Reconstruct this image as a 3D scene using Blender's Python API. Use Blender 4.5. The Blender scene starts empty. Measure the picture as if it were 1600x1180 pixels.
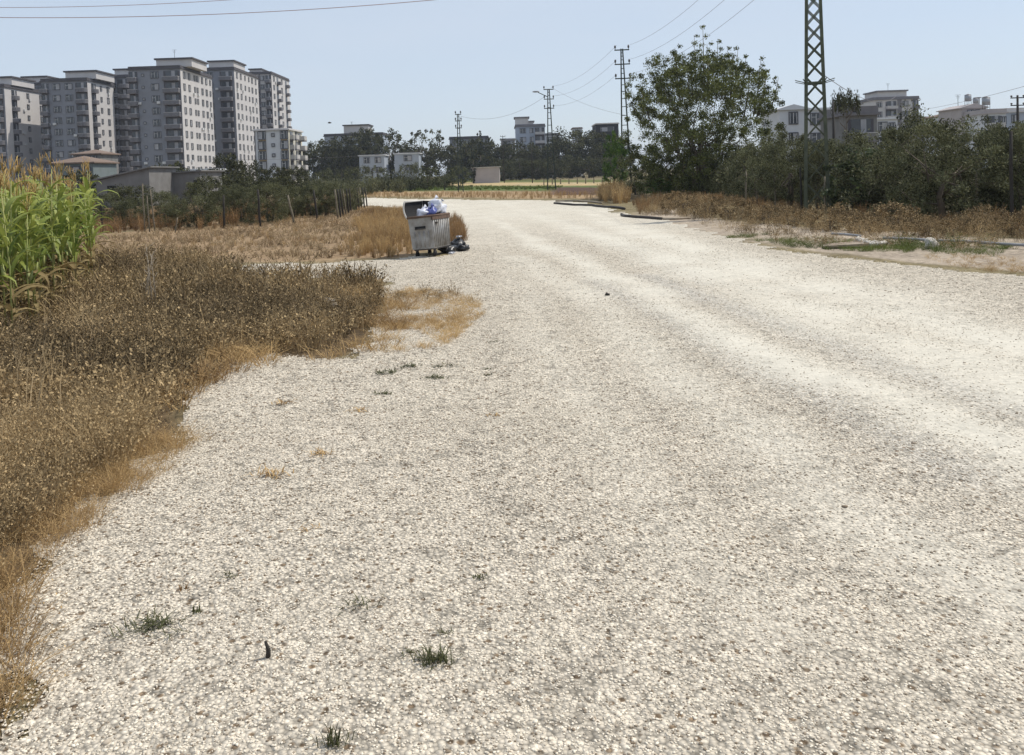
import bpy, bmesh, math, random
import numpy as np
from mathutils import Matrix, Vector, noise as mnoise

S = bpy.context.scene
COL = S.collection
rad = math.radians

# ------------------------------------------------------------------ camera
F = 1350.0                      # focal length in pixels of the 1600 px wide photograph
PPY = 327.0                     # height of the principal point (lens is shifted)
H = 2.1                         # eye height
ROT = Matrix.Rotation(rad(90-2.4), 3, 'X') @ Matrix.Rotation(rad(-1.9), 3, 'Z')
cam_data = bpy.data.cameras.new('camera')
cam = bpy.data.objects.new('camera', cam_data); COL.objects.link(cam)
cam.location = (0, 0, H)
cam.rotation_euler = ROT.to_euler()
cam_data.sensor_width = 36; cam_data.lens = 36*F/1600
cam_data.shift_y = (PPY-590)/1600
cam_data.clip_start = 0.05; cam_data.clip_end = 9000
S.camera = cam
S.render.resolution_x = 1024; S.render.resolution_y = 755

# ------------------------------------------------------------------ sky and sun
SUN_AZ, SUN_EL = 68, 57
w = bpy.data.worlds.new("World"); S.world = w; w.use_nodes = True
wn = w.node_tree.nodes; wl = w.node_tree.links
bg = wn['Background']; bg.inputs['Strength'].default_value = 0.125
sky = wn.new('ShaderNodeTexSky'); sky.sky_type = 'NISHITA'; sky.sun_disc = False
sky.sun_elevation = rad(SUN_EL); sky.sun_rotation = rad(SUN_AZ)
sky.air_density = 1.0; sky.dust_density = .6; sky.ozone_density = 2.0; sky.altitude = 0
smx = wn.new('ShaderNodeMix'); smx.data_type = 'RGBA'; smx.inputs[0].default_value = .72
smx.inputs[7].default_value = (4.8, 5.4, 6.25, 1)            # even veil of summer haze over the blue
wtc = wn.new('ShaderNodeTexCoord'); wmp = wn.new('ShaderNodeMapping'); wmp.inputs['Scale'].default_value = (1, 1, 4)
wnz = wn.new('ShaderNodeTexNoise'); wnz.inputs['Scale'].default_value = 2.2; wnz.inputs['Detail'].default_value = 6
wmr = wn.new('ShaderNodeMapRange'); wmr.inputs[1].default_value = .3; wmr.inputs[2].default_value = .7; wmr.inputs[3].default_value = .62; wmr.inputs[4].default_value = .86
wl.new(wtc.outputs['Generated'], wmp.inputs[0]); wl.new(wmp.outputs[0], wnz.inputs['Vector']); wl.new(wnz.outputs['Fac'], wmr.inputs[0]); wl.new(wmr.outputs[0], smx.inputs[0])
wl.new(sky.outputs[0], smx.inputs[6]); wl.new(smx.outputs[2], bg.inputs['Color'])
sd = bpy.data.lights.new('sun', 'SUN'); sd.energy = 3.6; sd.angle = rad(0.55); sd.color = (1.0, .94, .835)
sun = bpy.data.objects.new('sun', sd); COL.objects.link(sun)
sdir = Vector((math.sin(rad(SUN_AZ))*math.cos(rad(SUN_EL)), math.cos(rad(SUN_AZ))*math.cos(rad(SUN_EL)), math.sin(rad(SUN_EL))))
sun.rotation_euler = (-sdir).to_track_quat('-Z', 'Y').to_euler()
sun.location = sdir*200
S.view_settings.view_transform = 'Standard'; S.view_settings.look = 'None'
S.view_settings.exposure = 0.12; S.view_settings.gamma = 1
S.cycles.max_bounces = 6; S.cycles.volume_bounces = 0
S.cycles.transparent_max_bounces = 6

# ------------------------------------------------------------------ geometry helpers
def ray(px, py):
    return ROT @ Vector(((px-800)/F, (PPY-py)/F, -1))
def G(px, py):                                   # point of the ground plane
    r = ray(px, py); t = -H/r.z
    return (r.x*t, r.y*t)
def AT(px, py, Y):                               # point at distance Y in front
    r = ray(px, py); t = Y/r.y
    return (r.x*t, Y, H+r.z*t)
def XA(px, Y, z=0):                              # x of something standing at px, distance Y, height z
    py = 270
    for _ in range(3):
        r = ray(px, py); t = Y/r.y
        py += ((H+r.z*t)-z)/t*F
    r = ray(px, py); return r.x*Y/r.y
def GP(poly): return np.array([G(*p) for p in poly])

def relief(x, y):
    x = np.asarray(x, float); y = np.asarray(y, float)
    d = np.hypot(x, y)
    a = 0.018*np.sin(x*0.9+0.4*y+1)+0.015*np.sin(y*1.3-x*0.5)+0.03*np.sin(x*.21+y*.17+2)+0.02*np.sin(x*.37-y*.29)
    a += 0.006*np.sin(x*3.1+1.2*y)+0.006*np.sin(y*3.7-1.1*x+.7)
    return a*np.clip((160-d)/60, 0, 1)
def hz(x, y): return float(relief(x, y))

def inpoly(P, poly):
    x, y = P[:, 0], P[:, 1]; ins = np.zeros(len(P), bool)
    n = len(poly); j = n-1
    for i in range(n):
        xi, yi = poly[i]; xj, yj = poly[j]
        c = ((yi > y) != (yj > y)) & (x < (xj-xi)*(y-yi)/((yj-yi) if yj != yi else 1e-9)+xi)
        ins ^= c; j = i
    return ins
def dist_line(P, L):
    d = np.full(len(P), 1e9)
    for a, b in zip(L[:-1], L[1:]):
        a = np.array(a); b = np.array(b); ab = b-a
        t = np.clip(((P-a)@ab)/max(ab@ab, 1e-9), 0, 1)
        d = np.minimum(d, np.hypot(*(P-(a+t[:, None]*ab)).T))
    return d
def edge_dist(P, poly):
    return dist_line(P, np.vstack([poly, poly[:1]]))
def vnoise(P, s, seed=0):                        # smooth value noise, 0..1
    x = P[:, 0]*s+seed*17.3; y = P[:, 1]*s-seed*9.1
    xi = np.floor(x).astype(int); yi = np.floor(y).astype(int); fx = x-xi; fy = y-yi
    fx = fx*fx*(3-2*fx); fy = fy*fy*(3-2*fy)
    def h(a, b):
        n = (a*374761393+b*668265263+seed*1442695) & 0xffffffff
        n = ((n ^ (n >> 13))*1274126177) & 0xffffffff
        return ((n ^ (n >> 16)) & 0xffff)/65535.0
    return (h(xi, yi)*(1-fx)+h(xi+1, yi)*fx)*(1-fy)+(h(xi, yi+1)*(1-fx)+h(xi+1, yi+1)*fx)*fy

# ------------------------------------------------------------------ object helpers
def tag(o, label=None, cat=None, group=None, kind=None):
    if label: o['label'] = label
    if cat: o['category'] = cat
    if group: o['group'] = group
    if kind: o['kind'] = kind
    return o
def empty(name, loc, label=None, cat=None, group=None, rz=0):
    o = bpy.data.objects.new(name, None); COL.objects.link(o)
    o.location = loc; o.rotation_euler = (0, 0, rz); o.empty_display_size = .2
    return tag(o, label, cat, group)
def link(name, me, parent=None, loc=None, rz=None):
    o = bpy.data.objects.new(name, me); COL.objects.link(o)
    if parent: o.parent = parent
    if loc is not None: o.location = loc
    if rz is not None: o.rotation_euler = (0, 0, rz)
    return o
def np_mesh(name, V, Fc, mats, var=None, smooth=False, midx=None, extra=None):
    me = bpy.data.meshes.new(name)
    V = np.asarray(V, np.float32); Fc = np.asarray(Fc, np.int32); m, k = Fc.shape
    me.vertices.add(len(V)); me.vertices.foreach_set('co', V.ravel())
    me.loops.add(m*k); me.loops.foreach_set('vertex_index', Fc.ravel())
    me.polygons.add(m); me.polygons.foreach_set('loop_start', np.arange(0, m*k, k, dtype=np.int32))
    me.polygons.foreach_set('loop_total', np.full(m, k, np.int32))
    if smooth: me.polygons.foreach_set('use_smooth', np.ones(m, bool))
    if midx is not None: me.polygons.foreach_set('material_index', np.asarray(midx, np.int32))
    if var is not None:
        a = me.attributes.new('var', 'FLOAT', 'POINT'); a.data.foreach_set('value', np.asarray(var, np.float32))
    for nme, arr in (extra or {}).items():
        if arr.ndim == 2:
            a = me.attributes.new(nme, 'FLOAT_COLOR', 'POINT')
            a.data.foreach_set('color', np.hstack([arr, np.ones((len(arr), 1))]).astype(np.float32).ravel())
        else:
            a = me.attributes.new(nme, 'FLOAT', 'POINT'); a.data.foreach_set('value', arr.astype(np.float32))
    for mm in mats: me.materials.append(mm)
    me.update(calc_edges=True); me.validate()
    return me

class MB:
    def __init__(s): s.v = []; s.f = []; s.m = []; s.sm = []
    def add(s, vs, fs, m=0, smooth=False):
        b = len(s.v); s.v += [tuple(v) for v in vs]
        for f in fs: s.f.append([b+i for i in f]); s.m.append(m); s.sm.append(smooth)
        return s
    def box(s, c, d, m=0, rz=0, mat=None):
        x, y, z = d[0]/2, d[1]/2, d[2]/2; cs, sn = math.cos(rz), math.sin(rz); vs = []
        for sx, sy, sz in ((-1,-1,-1),(1,-1,-1),(1,1,-1),(-1,1,-1),(-1,-1,1),(1,-1,1),(1,1,1),(-1,1,1)):
            a, b = sx*x, sy*y; vs.append((c[0]+a*cs-b*sn, c[1]+a*sn+b*cs, c[2]+sz*z))
        return s.add(vs, [(0,3,2,1),(4,5,6,7),(0,1,5,4),(1,2,6,5),(2,3,7,6),(3,0,4,7)], m)
    def b2(s, x0, x1, y0, y1, z0, z1, m=0):
        return s.box(((x0+x1)/2, (y0+y1)/2, (z0+z1)/2), (abs(x1-x0), abs(y1-y0), abs(z1-z0)), m)
    def tube(s, pts, rs, n=6, m=0, smooth=True, cap=True):
        pts = [Vector(p) for p in pts]
        if not hasattr(rs, '__len__'): rs = [rs]*len(pts)
        vs = []; fs = []
        for i, p in enumerate(pts):
            d = (pts[min(i+1, len(pts)-1)]-pts[max(i-1, 0)])
            d = d.normalized() if d.length > 1e-9 else Vector((0, 0, 1))
            u = d.cross(Vector((0, 0, 1)) if abs(d.z) < .9 else Vector((1, 0, 0))).normalized(); v = d.cross(u)
            for k in range(n):
                a = 2*math.pi*(k+.5)/n; vs.append(p+(u*math.cos(a)+v*math.sin(a))*rs[i])
        for i in range(len(pts)-1):
            for k in range(n):
                k2 = (k+1) % n; fs.append((i*n+k, i*n+k2, (i+1)*n+k2, (i+1)*n+k))
        if cap: fs.append(tuple(range(n-1, -1, -1))); fs.append(tuple((len(pts)-1)*n+k for k in range(n)))
        return s.add(vs, fs, m, smooth)
    def bar(s, p, q, w, m=0): return s.tube([p, q], [w*.707, w*.707], 4, m, False)
    def blob(s, c, r, seed=0, m=0, sub=2, rough=.25, freq=2.0):
        bm = bmesh.new(); bmesh.ops.create_icosphere(bm, subdivisions=sub, radius=1)
        vs = []
        for v in bm.verts:
            n = 1+rough*mnoise.noise(v.co*freq+Vector((seed*7.1, seed*3.3, 0)))+rough*.5*mnoise.noise(v.co*freq*2.7+Vector((seed, 0, 9)))
            vs.append((c[0]+v.co.x*r[0]*n, c[1]+v.co.y*r[1]*n, c[2]+v.co.z*r[2]*n))
        fs = [tuple(v.index for v in f.verts) for f in bm.faces]; bm.free()
        return s.add(vs, fs, m, sub > 2)
    def xf(s, M, start=0):
        for i in range(start, len(s.v)): s.v[i] = tuple(M @ Vector(s.v[i]))
        return s
    def mesh(s, name, mats):
        me = bpy.data.meshes.new(name); me.from_pydata(s.v, [], s.f)
        for mm in mats: me.materials.append(mm)
        me.polygons.foreach_set('material_index', s.m); me.polygons.foreach_set('use_smooth', s.sm)
        me.update(); return me
    def build(s, name, mats, parent=None, loc=None, rz=None):
        if not isinstance(mats, (list, tuple)): mats = [mats]
        return link(name, s.mesh(name, mats), parent, loc, rz)
def copy_tree(o, parent=None):
    c = o.copy(); COL.objects.link(c)
    if parent: c.parent = parent
    for ch in list(o.children): copy_tree(ch, c)
    return c

# ------------------------------------------------------------------ materials
MATS = {}
def mat(name, col, col2=None, rough=.85, scale=4.0, amt=.5, bump=0.0, spec=.3, metal=0.0, var=False, transl=0.0, detail=5):
    if name in MATS: return MATS[name]
    m = bpy.data.materials.new(name); m.use_nodes = True; nt = m.node_tree; N = nt.nodes; L = nt.links
    b = N['Principled BSDF']; b.inputs['Roughness'].default_value = rough
    b.inputs['Specular IOR Level'].default_value = spec; b.inputs['Metallic'].default_value = metal
    if col2 is None: col2 = tuple(c*(1-amt*.5) for c in col)
    mix = N.new('ShaderNodeMix'); mix.data_type = 'RGBA'
    mix.inputs[6].default_value = (*col2, 1); mix.inputs[7].default_value = (*col, 1)
    if var:
        at = N.new('ShaderNodeAttribute'); at.attribute_name = 'var'; L.new(at.outputs['Fac'], mix.inputs[0])
    else:
        tc = N.new('ShaderNodeTexCoord'); nz = N.new('ShaderNodeTexNoise'); nz.inputs['Scale'].default_value = scale
        nz.inputs['Detail'].default_value = detail; nz.inputs['Roughness'].default_value = .65
        L.new(tc.outputs['Object'], nz.inputs['Vector'])
        mr = N.new('ShaderNodeMapRange'); mr.inputs[1].default_value = .3; mr.inputs[2].default_value = .7
        L.new(nz.outputs['Fac'], mr.inputs[0]); L.new(mr.outputs[0], mix.inputs[0])
        if bump:
            bp = N.new('ShaderNodeBump'); bp.inputs['Strength'].default_value = bump; bp.inputs['Distance'].default_value = .02
            L.new(nz.outputs['Fac'], bp.inputs['Height']); L.new(bp.outputs[0], b.inputs['Normal'])
    L.new(mix.outputs[2], b.inputs['Base Color'])
    if transl:
        tr = N.new('ShaderNodeBsdfTranslucent'); L.new(mix.outputs[2], tr.inputs['Color'])
        ms = N.new('ShaderNodeMixShader'); ms.inputs[0].default_value = transl
        L.new(b.outputs[0], ms.inputs[1]); L.new(tr.outputs[0], ms.inputs[2]); L.new(ms.outputs[0], N['Material Output'].inputs[0])
    MATS[name] = m; return m

M_olive = mat('olive_leaf', (.24,.245,.13), (.022,.025,.012), rough=.65, var=True, transl=.22, spec=.12)
M_big = mat('broad_leaf', (.22,.24,.07), (.024,.033,.010), rough=.5, var=True, transl=.35)
M_bright = mat('bright_leaf', (.13,.22,.045), (.035,.07,.015), rough=.6, var=True, transl=.3)
M_fig = mat('fig_leaf', (.16,.20,.09), (.02,.03,.012), rough=.5, var=True, transl=.15)
M_far = mat('distant_leaf', (.14,.14,.065), (.022,.025,.011), spec=.1, rough=.8, var=True, transl=.1)
M_cyp = mat('cypress_leaf', (.045,.055,.035), (.018,.024,.014), rough=.8, var=True, transl=.05)
M_bark = mat('bark', (.16,.13,.10), rough=.95, scale=14, bump=.4)
M_weed = mat('dry_weed', (.50,.365,.195), (.06,.043,.023), rough=.9, var=True, transl=.15)
M_straw = mat('straw', (.60,.42,.20), (.22,.135,.065), rough=.9, var=True, transl=.2)
M_redgrass = mat('rusty_grass', (.38,.235,.11), (.10,.055,.028), rough=.9, var=True, transl=.2)
M_stubtall = mat('tall_straw', (.48,.33,.16), (.12,.07,.035), rough=.9, var=True, transl=.2)
M_stub = mat('stubble', (.45,.34,.20), (.16,.11,.065), rough=.9, var=True, transl=.1)
M_green = mat('green_herb', (.17,.21,.05), (.05,.07,.018), rough=.8, var=True, transl=.2)
M_tuft = mat('tuft_grass', (.11,.115,.045), (.035,.038,.013), rough=.8, var=True, transl=.2)
M_corn = mat('corn_leaf', (.42,.44,.10), (.04,.11,.02), rough=.5, var=True, transl=.3)
M_cornry = mat('dry_corn', (.42,.34,.17), (.20,.14,.06), rough=.85, var=True, transl=.25)
M_steel = mat('green_painted_steel', (.055,.07,.055), (.03,.038,.03), rough=.7, scale=3, spec=.3)
M_pylon = mat('pylon_steel', (.12,.13,.085), (.05,.06,.04), rough=.7, scale=3, spec=.3)
M_ins = mat('insulator', (.05,.04,.04), rough=.3, spec=.5)
M_wire = mat('wire', (.22,.19,.19), rough=.6)
M_wirer = mat('reddish_wire', (.42,.24,.22), rough=.6)
M_wood = mat('weathered_post', (.22,.19,.14), (.10,.085,.06), rough=.9, scale=9)
M_woodd = mat('dark_post', (.045,.04,.035), rough=.9, scale=9)
M_galv = mat('galvanised_steel', (.44,.44,.44), (.22,.20,.175), rough=.6, scale=3.5, spec=.5, metal=.35)
M_galvd = mat('dark_frame_steel', (.14,.13,.12), (.06,.05,.045), rough=.7, scale=10, metal=.2)
M_rust = mat('rusty_rim', (.17,.11,.08), (.07,.05,.04), rough=.85, scale=14)
M_rubber = mat('rubber', (.022,.022,.022), rough=.8, scale=12)
M_dark = mat('dark_inside', (.03,.03,.032), rough=.9)
M_bagw = mat('white_bag', (.72,.74,.80), (.50,.52,.62), rough=.45, scale=9, spec=.5)
M_bagb = mat('blue_bag', (.10,.13,.38), (.05,.06,.2), rough=.4, scale=9, spec=.5)
M_bagk = mat('black_bag', (.025,.025,.027), (.012,.012,.013), rough=.35, scale=9, spec=.5)
M_pipe = mat('black_pipe', (.05,.042,.038), rough=.6, scale=5)
M_pipeg = mat('grey_pipe', (.34,.34,.35), rough=.6, scale=5)
M_pipet = mat('dusty_pipe', (.36,.30,.23), rough=.9, scale=5)
M_rock = mat('pale_rock', (.60,.57,.52), (.36,.33,.29), rough=.9, scale=11, bump=.5)
M_slab = mat('concrete_slab', (.36,.30,.24), (.20,.15,.11), rough=.9, scale=6, bump=.3)
M_wallg = mat('grey_render_shaded', (.24,.25,.285), (.195,.205,.235), rough=.9, scale=.35)  # grey wall tone, darkened to paint shade into the tower fronts
M_wallp = mat('pale_render_sunlit', (.57,.55,.54), (.49,.47,.47), rough=.9, scale=.35)  # pale wall tone, lightened to paint sunlight into the tower sides
M_wallw = mat('white_render', (.60,.61,.63), (.52,.53,.55), rough=.9, scale=.5)
M_wallb = mat('bluish_render', (.36,.40,.47), (.30,.34,.40), rough=.9, scale=.5)
M_wallc = mat('cream_render', (.62,.59,.50), (.52,.49,.41), rough=.9, scale=.5)
M_must = mat('mustard_panel', (.33,.25,.13), (.26,.19,.10), rough=.9, scale=1)
M_conc = mat('raw_concrete', (.22,.215,.21), (.15,.145,.14), rough=.95, scale=.9)
M_pink = mat('pink_render', (.42,.38,.37), (.35,.315,.31), rough=.9, scale=.8)
M_roofd = mat('dark_roof_trim', (.10,.095,.105), (.07,.065,.07), rough=.9, scale=1)
M_roofm = mat('mid_grey_trim', (.20,.19,.20), (.15,.14,.15), rough=.9, scale=1)
M_tile = mat('tiled_roof', (.22,.16,.125), (.14,.10,.08), rough=.9, scale=5)
M_roofs = mat('sheet_roof', (.62,.60,.56), (.45,.43,.40), rough=.7, scale=1.5)
M_glass = mat('window_glass', (.055,.06,.07), (.035,.04,.045), rough=.15, scale=.6, spec=.6)
M_curt = mat('pale_curtain', (.42,.42,.44), (.25,.25,.27), rough=.6, scale=.9)
M_frame = mat('white_frame', (.68,.68,.68), rough=.5, scale=3)
M_framed = mat('dark_window_surround', (.11,.11,.125), rough=.8, scale=3)
M_rail = mat('balcony_panel', (.17,.165,.18), (.12,.12,.13), rough=.8, scale=1)
M_railc = mat('cream_panel', (.50,.48,.47), (.40,.38,.37), rough=.8, scale=1)
M_recess_shade = mat('recess_shade_tone', (.10,.095,.105), (.07,.065,.075), rough=.9, scale=.6)  # dark tone standing in for shade inside the balcony recesses
M_teal = mat('teal_render', (.18,.21,.215), (.14,.17,.17), rough=.9, scale=.8)
M_tank = mat('steel_tank', (.35,.36,.38), rough=.4, scale=2, metal=.4)

# ------------------------------------------------------------------ ground and road sheets
ROAD_PX = [(-700,1500),(-30,1180),(-30,1130),(0,1092),(10,1030),(-6,950),(40,900),(84,858),(142,816),(184,764),(254,704),(286,662),
  (290,630),(310,598),(370,570),(430,556),(498,562),(540,562),(556,548),(580,526),(596,500),(602,466),(602,448),(596,432),
  (500,431),(420,431),(372,428),(360,418),(380,412),(480,408),(600,403),(648,399),(700,397),(712,384),(708,358),(690,338),(640,326),(575,321),(430,322),
  (430,311),(570,309),(640,311),(760,313),(870,314),(935,318),(968,332),(1040,343),(1100,362),(1190,386),(1300,402),(1420,414),(1600,432),(2300,470),(2900,1500)]
ROAD = GP(ROAD_PX)
TR = [([(700,318),(745,332),(830,375),(905,410),(990,448),(1100,500),(1200,545),(1330,600),(1450,652),(1600,705),(1900,820)], .50, .85),
      ([(790,318),(860,345),(960,378),(1080,415),(1200,458),(1320,500),(1450,545),(1600,595),(1900,700)], .9, .9),
      ([(900,328),(1020,372),(1140,412),(1300,452),(1450,490),(1600,530),(1900,600)], 1.2, .9),
      ([(800,400),(900,455),(1010,540),(1090,610),(1200,690),(1300,765),(1420,830),(1600,930),(1800,1060)], .45, .55),
      ([(770,360),(800,420),(850,520),(930,650),(1010,760),(1110,880),(1190,960)], .30, .28),
      ([(1240,470),(1400,520),(1500,560),(1620,620)], .5, .5)]
TRW = [(np.array([G(*p) for p in l]), wd, a) for l, wd, a in TR]
GR = [([(1010,430),(1150,480),(1300,530),(1450,590),(1600,640)], .35, .7), ([(930,440),(1050,500),(1200,575),(1330,640),(1500,730)], .3, .6), ([(880,345),(1000,395),(1100,440)], .35, .4)]
GRW = [(np.array([G(*p) for p in l]), wd, a) for l, wd, a in GR]
def track_mask(P):
    t = np.zeros(len(P))
    n = vnoise(P, 1.1, 3)*.5+.6
    wob = P+np.stack([vnoise(P, .5, 5)-.5, vnoise(P, .5, 6)-.5], 1)*.4
    for L, wd, a in TRW:
        t = np.maximum(t, a*n*np.exp(-(dist_line(wob, L)/wd)**2))
    far = np.clip((np.hypot(P[:,0], P[:,1])-18)/25, 0, 1)*.75
    return np.clip(np.maximum(t, far*n), 0, 1)
def grey_mask(P):
    t = np.zeros(len(P))
    for L, wd, a in GRW: t = np.maximum(t, a*np.exp(-(dist_line(P, L)/wd)**2))
    return t

ang = np.concatenate([np.arange(-180, -52, 4), np.arange(-52, 52, .19), np.arange(52, 180, 4)])*math.pi/180
rr = [0.9]
while rr[-1] < 2400: rr.append(rr[-1]*(1.0072 if rr[-1] < 110 else (1.03 if rr[-1] < 400 else 1.2)))
rr = np.array(rr)
A, Rr = np.meshgrid(ang, rr)
GX = (Rr*np.sin(A)).ravel(); GY = (Rr*np.cos(A)).ravel(); GZ = relief(GX, GY)
nr, na = A.shape
ii, jj = np.meshgrid(np.arange(nr-1), np.arange(na), indexing='ij')
j2 = (jj+1) % na
QF = np.stack([ii*na+jj, (ii+1)*na+jj, (ii+1)*na+j2, ii*na+j2], -1).reshape(-1, 4)
QF = QF[:, ::-1]
P2 = np.stack([GX, GY], 1)

# colour zones of the earth sheet
gc = np.tile(np.array([.20,.165,.095]), (len(P2), 1))
def zone(px, col, soft=.6):
    global gc
    poly = GP(px); ins = inpoly(P2, poly); d = edge_dist(P2, poly); d = np.where(ins, d, -d)
    sc = np.maximum(soft*np.hypot(P2[:,0], P2[:,1])/25, .05)
    k = np.clip(d/sc+(vnoise(P2, 1.3, 11)-.5)*1.5+.5, 0, 1)[:, None]
    gc = gc*(1-k)+np.array(col)*k
zone([(-900,1180),(-30,1180),(30,1000),(60,900),(300,640),(420,570),(560,560),(600,450),(400,436),(360,412),(150,402),(-400,450)], (.12,.085,.05))
zone([(140,368),(570,322),(640,330),(660,400),(380,410),(120,425),(-400,440),(-400,380)], (.29,.205,.125))
zone([(-400,367),(140,366),(575,320),(575,305),(-400,320)], (.17,.115,.065))
zone([(570,307),(960,312),(960,299),(570,299)], (.34,.24,.14))
zone([(560,299),(960,298),(960,290),(560,291)], (.10,.13,.04))
zone([(560,291),(960,290),(960,285),(560,285)], (.42,.32,.17))
zone([(600,285),(960,285),(960,281),(600,281)], (.12,.13,.045))
zone([(860,304),(935,304),(945,293),(865,293)], (.09,.055,.042), .2)
zone([(800,289.5),(955,286),(955,284.5),(800,288)], (.38,.30,.18), .1)
zone([(940,320),(1040,300),(1600,345),(2400,380),(2400,300),(940,290)], (.10,.08,.05))
zone([(985,335),(1040,325),(1180,352),(1600,378),(2300,400),(2300,450),(1600,425),(1300,400),(1100,365)], (.36,.30,.235))

def shader_base(m):
    m.use_nodes = True; nt = m.node_tree; return nt, nt.nodes, nt.links, nt.nodes['Principled BSDF']
m_ground = bpy.data.materials.new('earth'); nt, N, L, b = shader_base(m_ground)
b.inputs['Roughness'].default_value = .95; b.inputs['Specular IOR Level'].default_value = .1
at = N.new('ShaderNodeAttribute'); at.attribute_name = 'earth'
tc = N.new('ShaderNodeTexCoord')
def noise_node(N, L, tc, scale, detail=6, rough=.65):
    n = N.new('ShaderNodeTexNoise'); n.inputs['Scale'].default_value = scale; n.inputs['Detail'].default_value = detail
    n.inputs['Roughness'].default_value = rough; L.new(tc.outputs['Object'], n.inputs['Vector']); return n
def mrange(N, L, src, a, b_, c, d):
    n = N.new('ShaderNodeMapRange'); n.inputs[1].default_value = a; n.inputs[2].default_value = b_
    n.inputs[3].default_value = c; n.inputs[4].default_value = d; L.new(src, n.inputs[0]); return n.outputs[0]
def vscale(N, L, c, f):
    n = N.new('ShaderNodeVectorMath'); n.operation = 'SCALE'; L.new(c, n.inputs[0]); L.new(f, n.inputs['Scale']); return n.outputs[0]
def mth(N, L, op, a, b_):
    n = N.new('ShaderNodeMath'); n.operation = op
    for i, v in ((0, a), (1, b_)):
        if isinstance(v, (int, float)): n.inputs[i].default_value = v
        else: L.new(v, n.inputs[i])
    return n.outputs[0]
n1 = noise_node(N, L, tc, 7); n2 = noise_node(N, L, tc, .6)
f = mth(N, L, 'MULTIPLY', mrange(N, L, n1.outputs['Fac'], .25, .75, .45, 1.5), mrange(N, L, n2.outputs['Fac'], .3, .7, .75, 1.25))
L.new(vscale(N, L, at.outputs['Color'], f), b.inputs['Base Color'])
bp = N.new('ShaderNodeBump'); bp.inputs['Strength'].default_value = .8; bp.inputs['Distance'].default_value = .06
L.new(n1.outputs['Fac'], bp.inputs['Height']); L.new(bp.outputs[0], b.inputs['Normal'])

V = np.stack([GX, GY, GZ], 1)
Vc = np.vstack([V, [[0, 0, hz(0, 0)]]])
gcc = np.vstack([gc, [[.3,.25,.2]]])
me = np_mesh('ground', Vc, QF, [m_ground], extra={'earth': gcc}, smooth=True)
bmg = bmesh.new(); bmg.from_mesh(me); bmg.verts.ensure_lookup_table()
cen = bmg.verts[len(V)]
for k in range(na):
    try: bmg.faces.new((cen, bmg.verts[(k+1) % na], bmg.verts[k]))
    except ValueError: pass
bmg.to_mesh(me); bmg.free()
tag(link('ground', me), kind='structure')

# gravel road sheet
jit = np.stack([vnoise(P2, 2.2, 1)-.5+(vnoise(P2, 8, 21)-.5)*.5, vnoise(P2, 2.2, 2)-.5+(vnoise(P2, 8, 22)-.5)*.5], 1)*(.5+np.clip(np.hypot(GX, GY)/40, 0, 1))[:, None]*.6
ins = inpoly(P2+jit, ROAD) | (np.hypot(GX, GY) < 2.0)
ins &= (np.hypot(GX, GY) < 170)
keep = ins[QF].all(1)
used = np.unique(QF[keep]); remap = -np.ones(len(V), int); remap[used] = np.arange(len(used))
RV = V[used].copy(); RV[:, 2] += .006
tm = track_mask(P2[used]); gm = grey_mask(P2[used])
# worn wheel tracks lie a little lower
m_road = bpy.data.materials.new('gravel_surface'); nt, N, L, b = shader_base(m_road)
b.inputs['Roughness'].default_value = .95; b.inputs['Specular IOR Level'].default_value = .1
tc = N.new('ShaderNodeTexCoord')
att = N.new('ShaderNodeAttribute'); att.attribute_name = 'track'
atg = N.new('ShaderNodeAttribute'); atg.attribute_name = 'grey'
def voro(scale):
    v = N.new('ShaderNodeTexVoronoi'); v.inputs['Scale'].default_value = scale; L.new(tc.outputs['Object'], v.inputs['Vector']); return v
v1 = voro(42); v2 = voro(17); v3 = voro(7)
nB = noise_node(N, L, tc, .8, 4); nC = noise_node(N, L, tc, 3.5, 5)
sep = N.new('ShaderNodeSeparateColor'); L.new(v1.outputs['Color'], sep.inputs[0])
sep2 = N.new('ShaderNodeSeparateColor'); L.new(v2.outputs['Color'], sep2.inputs[0])
sep3 = N.new('ShaderNodeSeparateColor'); L.new(v3.outputs['Color'], sep3.inputs[0])
# stone tone: random per cell, dark gaps between
gap1 = mrange(N, L, v1.outputs['Distance'], .40, .80, 1.0, .50)
tone = mrange(N, L, sep.outputs[0], 0, 1, .78, 1.16)
dk2 = mth(N, L, 'MULTIPLY', mrange(N, L, sep2.outputs[0], .86, .97, 1.0, .62), mrange(N, L, v2.outputs['Distance'], .2, .75, 1.08, .82))
dk3 = mrange(N, L, sep3.outputs[1], .9, .99, 1.0, .75)
coarse = mth(N, L, 'MULTIPLY', mth(N, L, 'MULTIPLY', gap1, tone), mth(N, L, 'MULTIPLY', dk2, dk3))
big = mth(N, L, 'MULTIPLY', mrange(N, L, nB.outputs['Fac'], .3, .7, .94, 1.05), mrange(N, L, nC.outputs['Fac'], .3, .7, .88, 1.10))
coarse = mth(N, L, 'MULTIPLY', coarse, big)
fine = mth(N, L, 'MULTIPLY', mrange(N, L, dk2, .4, 1.0, .80, 1.0), mrange(N, L, nC.outputs['Fac'], .3, .7, .93, 1.06))
mc = N.new('ShaderNodeMix'); mc.data_type = 'RGBA'; mc.inputs[6].default_value = (.66,.59,.485,1); mc.inputs[7].default_value = (.56,.525,.47,1)
L.new(atg.outputs['Fac'], mc.inputs[0])
v4 = voro(24); sep4 = N.new('ShaderNodeSeparateColor'); L.new(v4.outputs['Color'], sep4.inputs[0])
mb4 = N.new('ShaderNodeMix'); mb4.data_type = 'RGBA'; mb4.inputs[7].default_value = (.20,.135,.08,1)      # scattered brown stones
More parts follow.
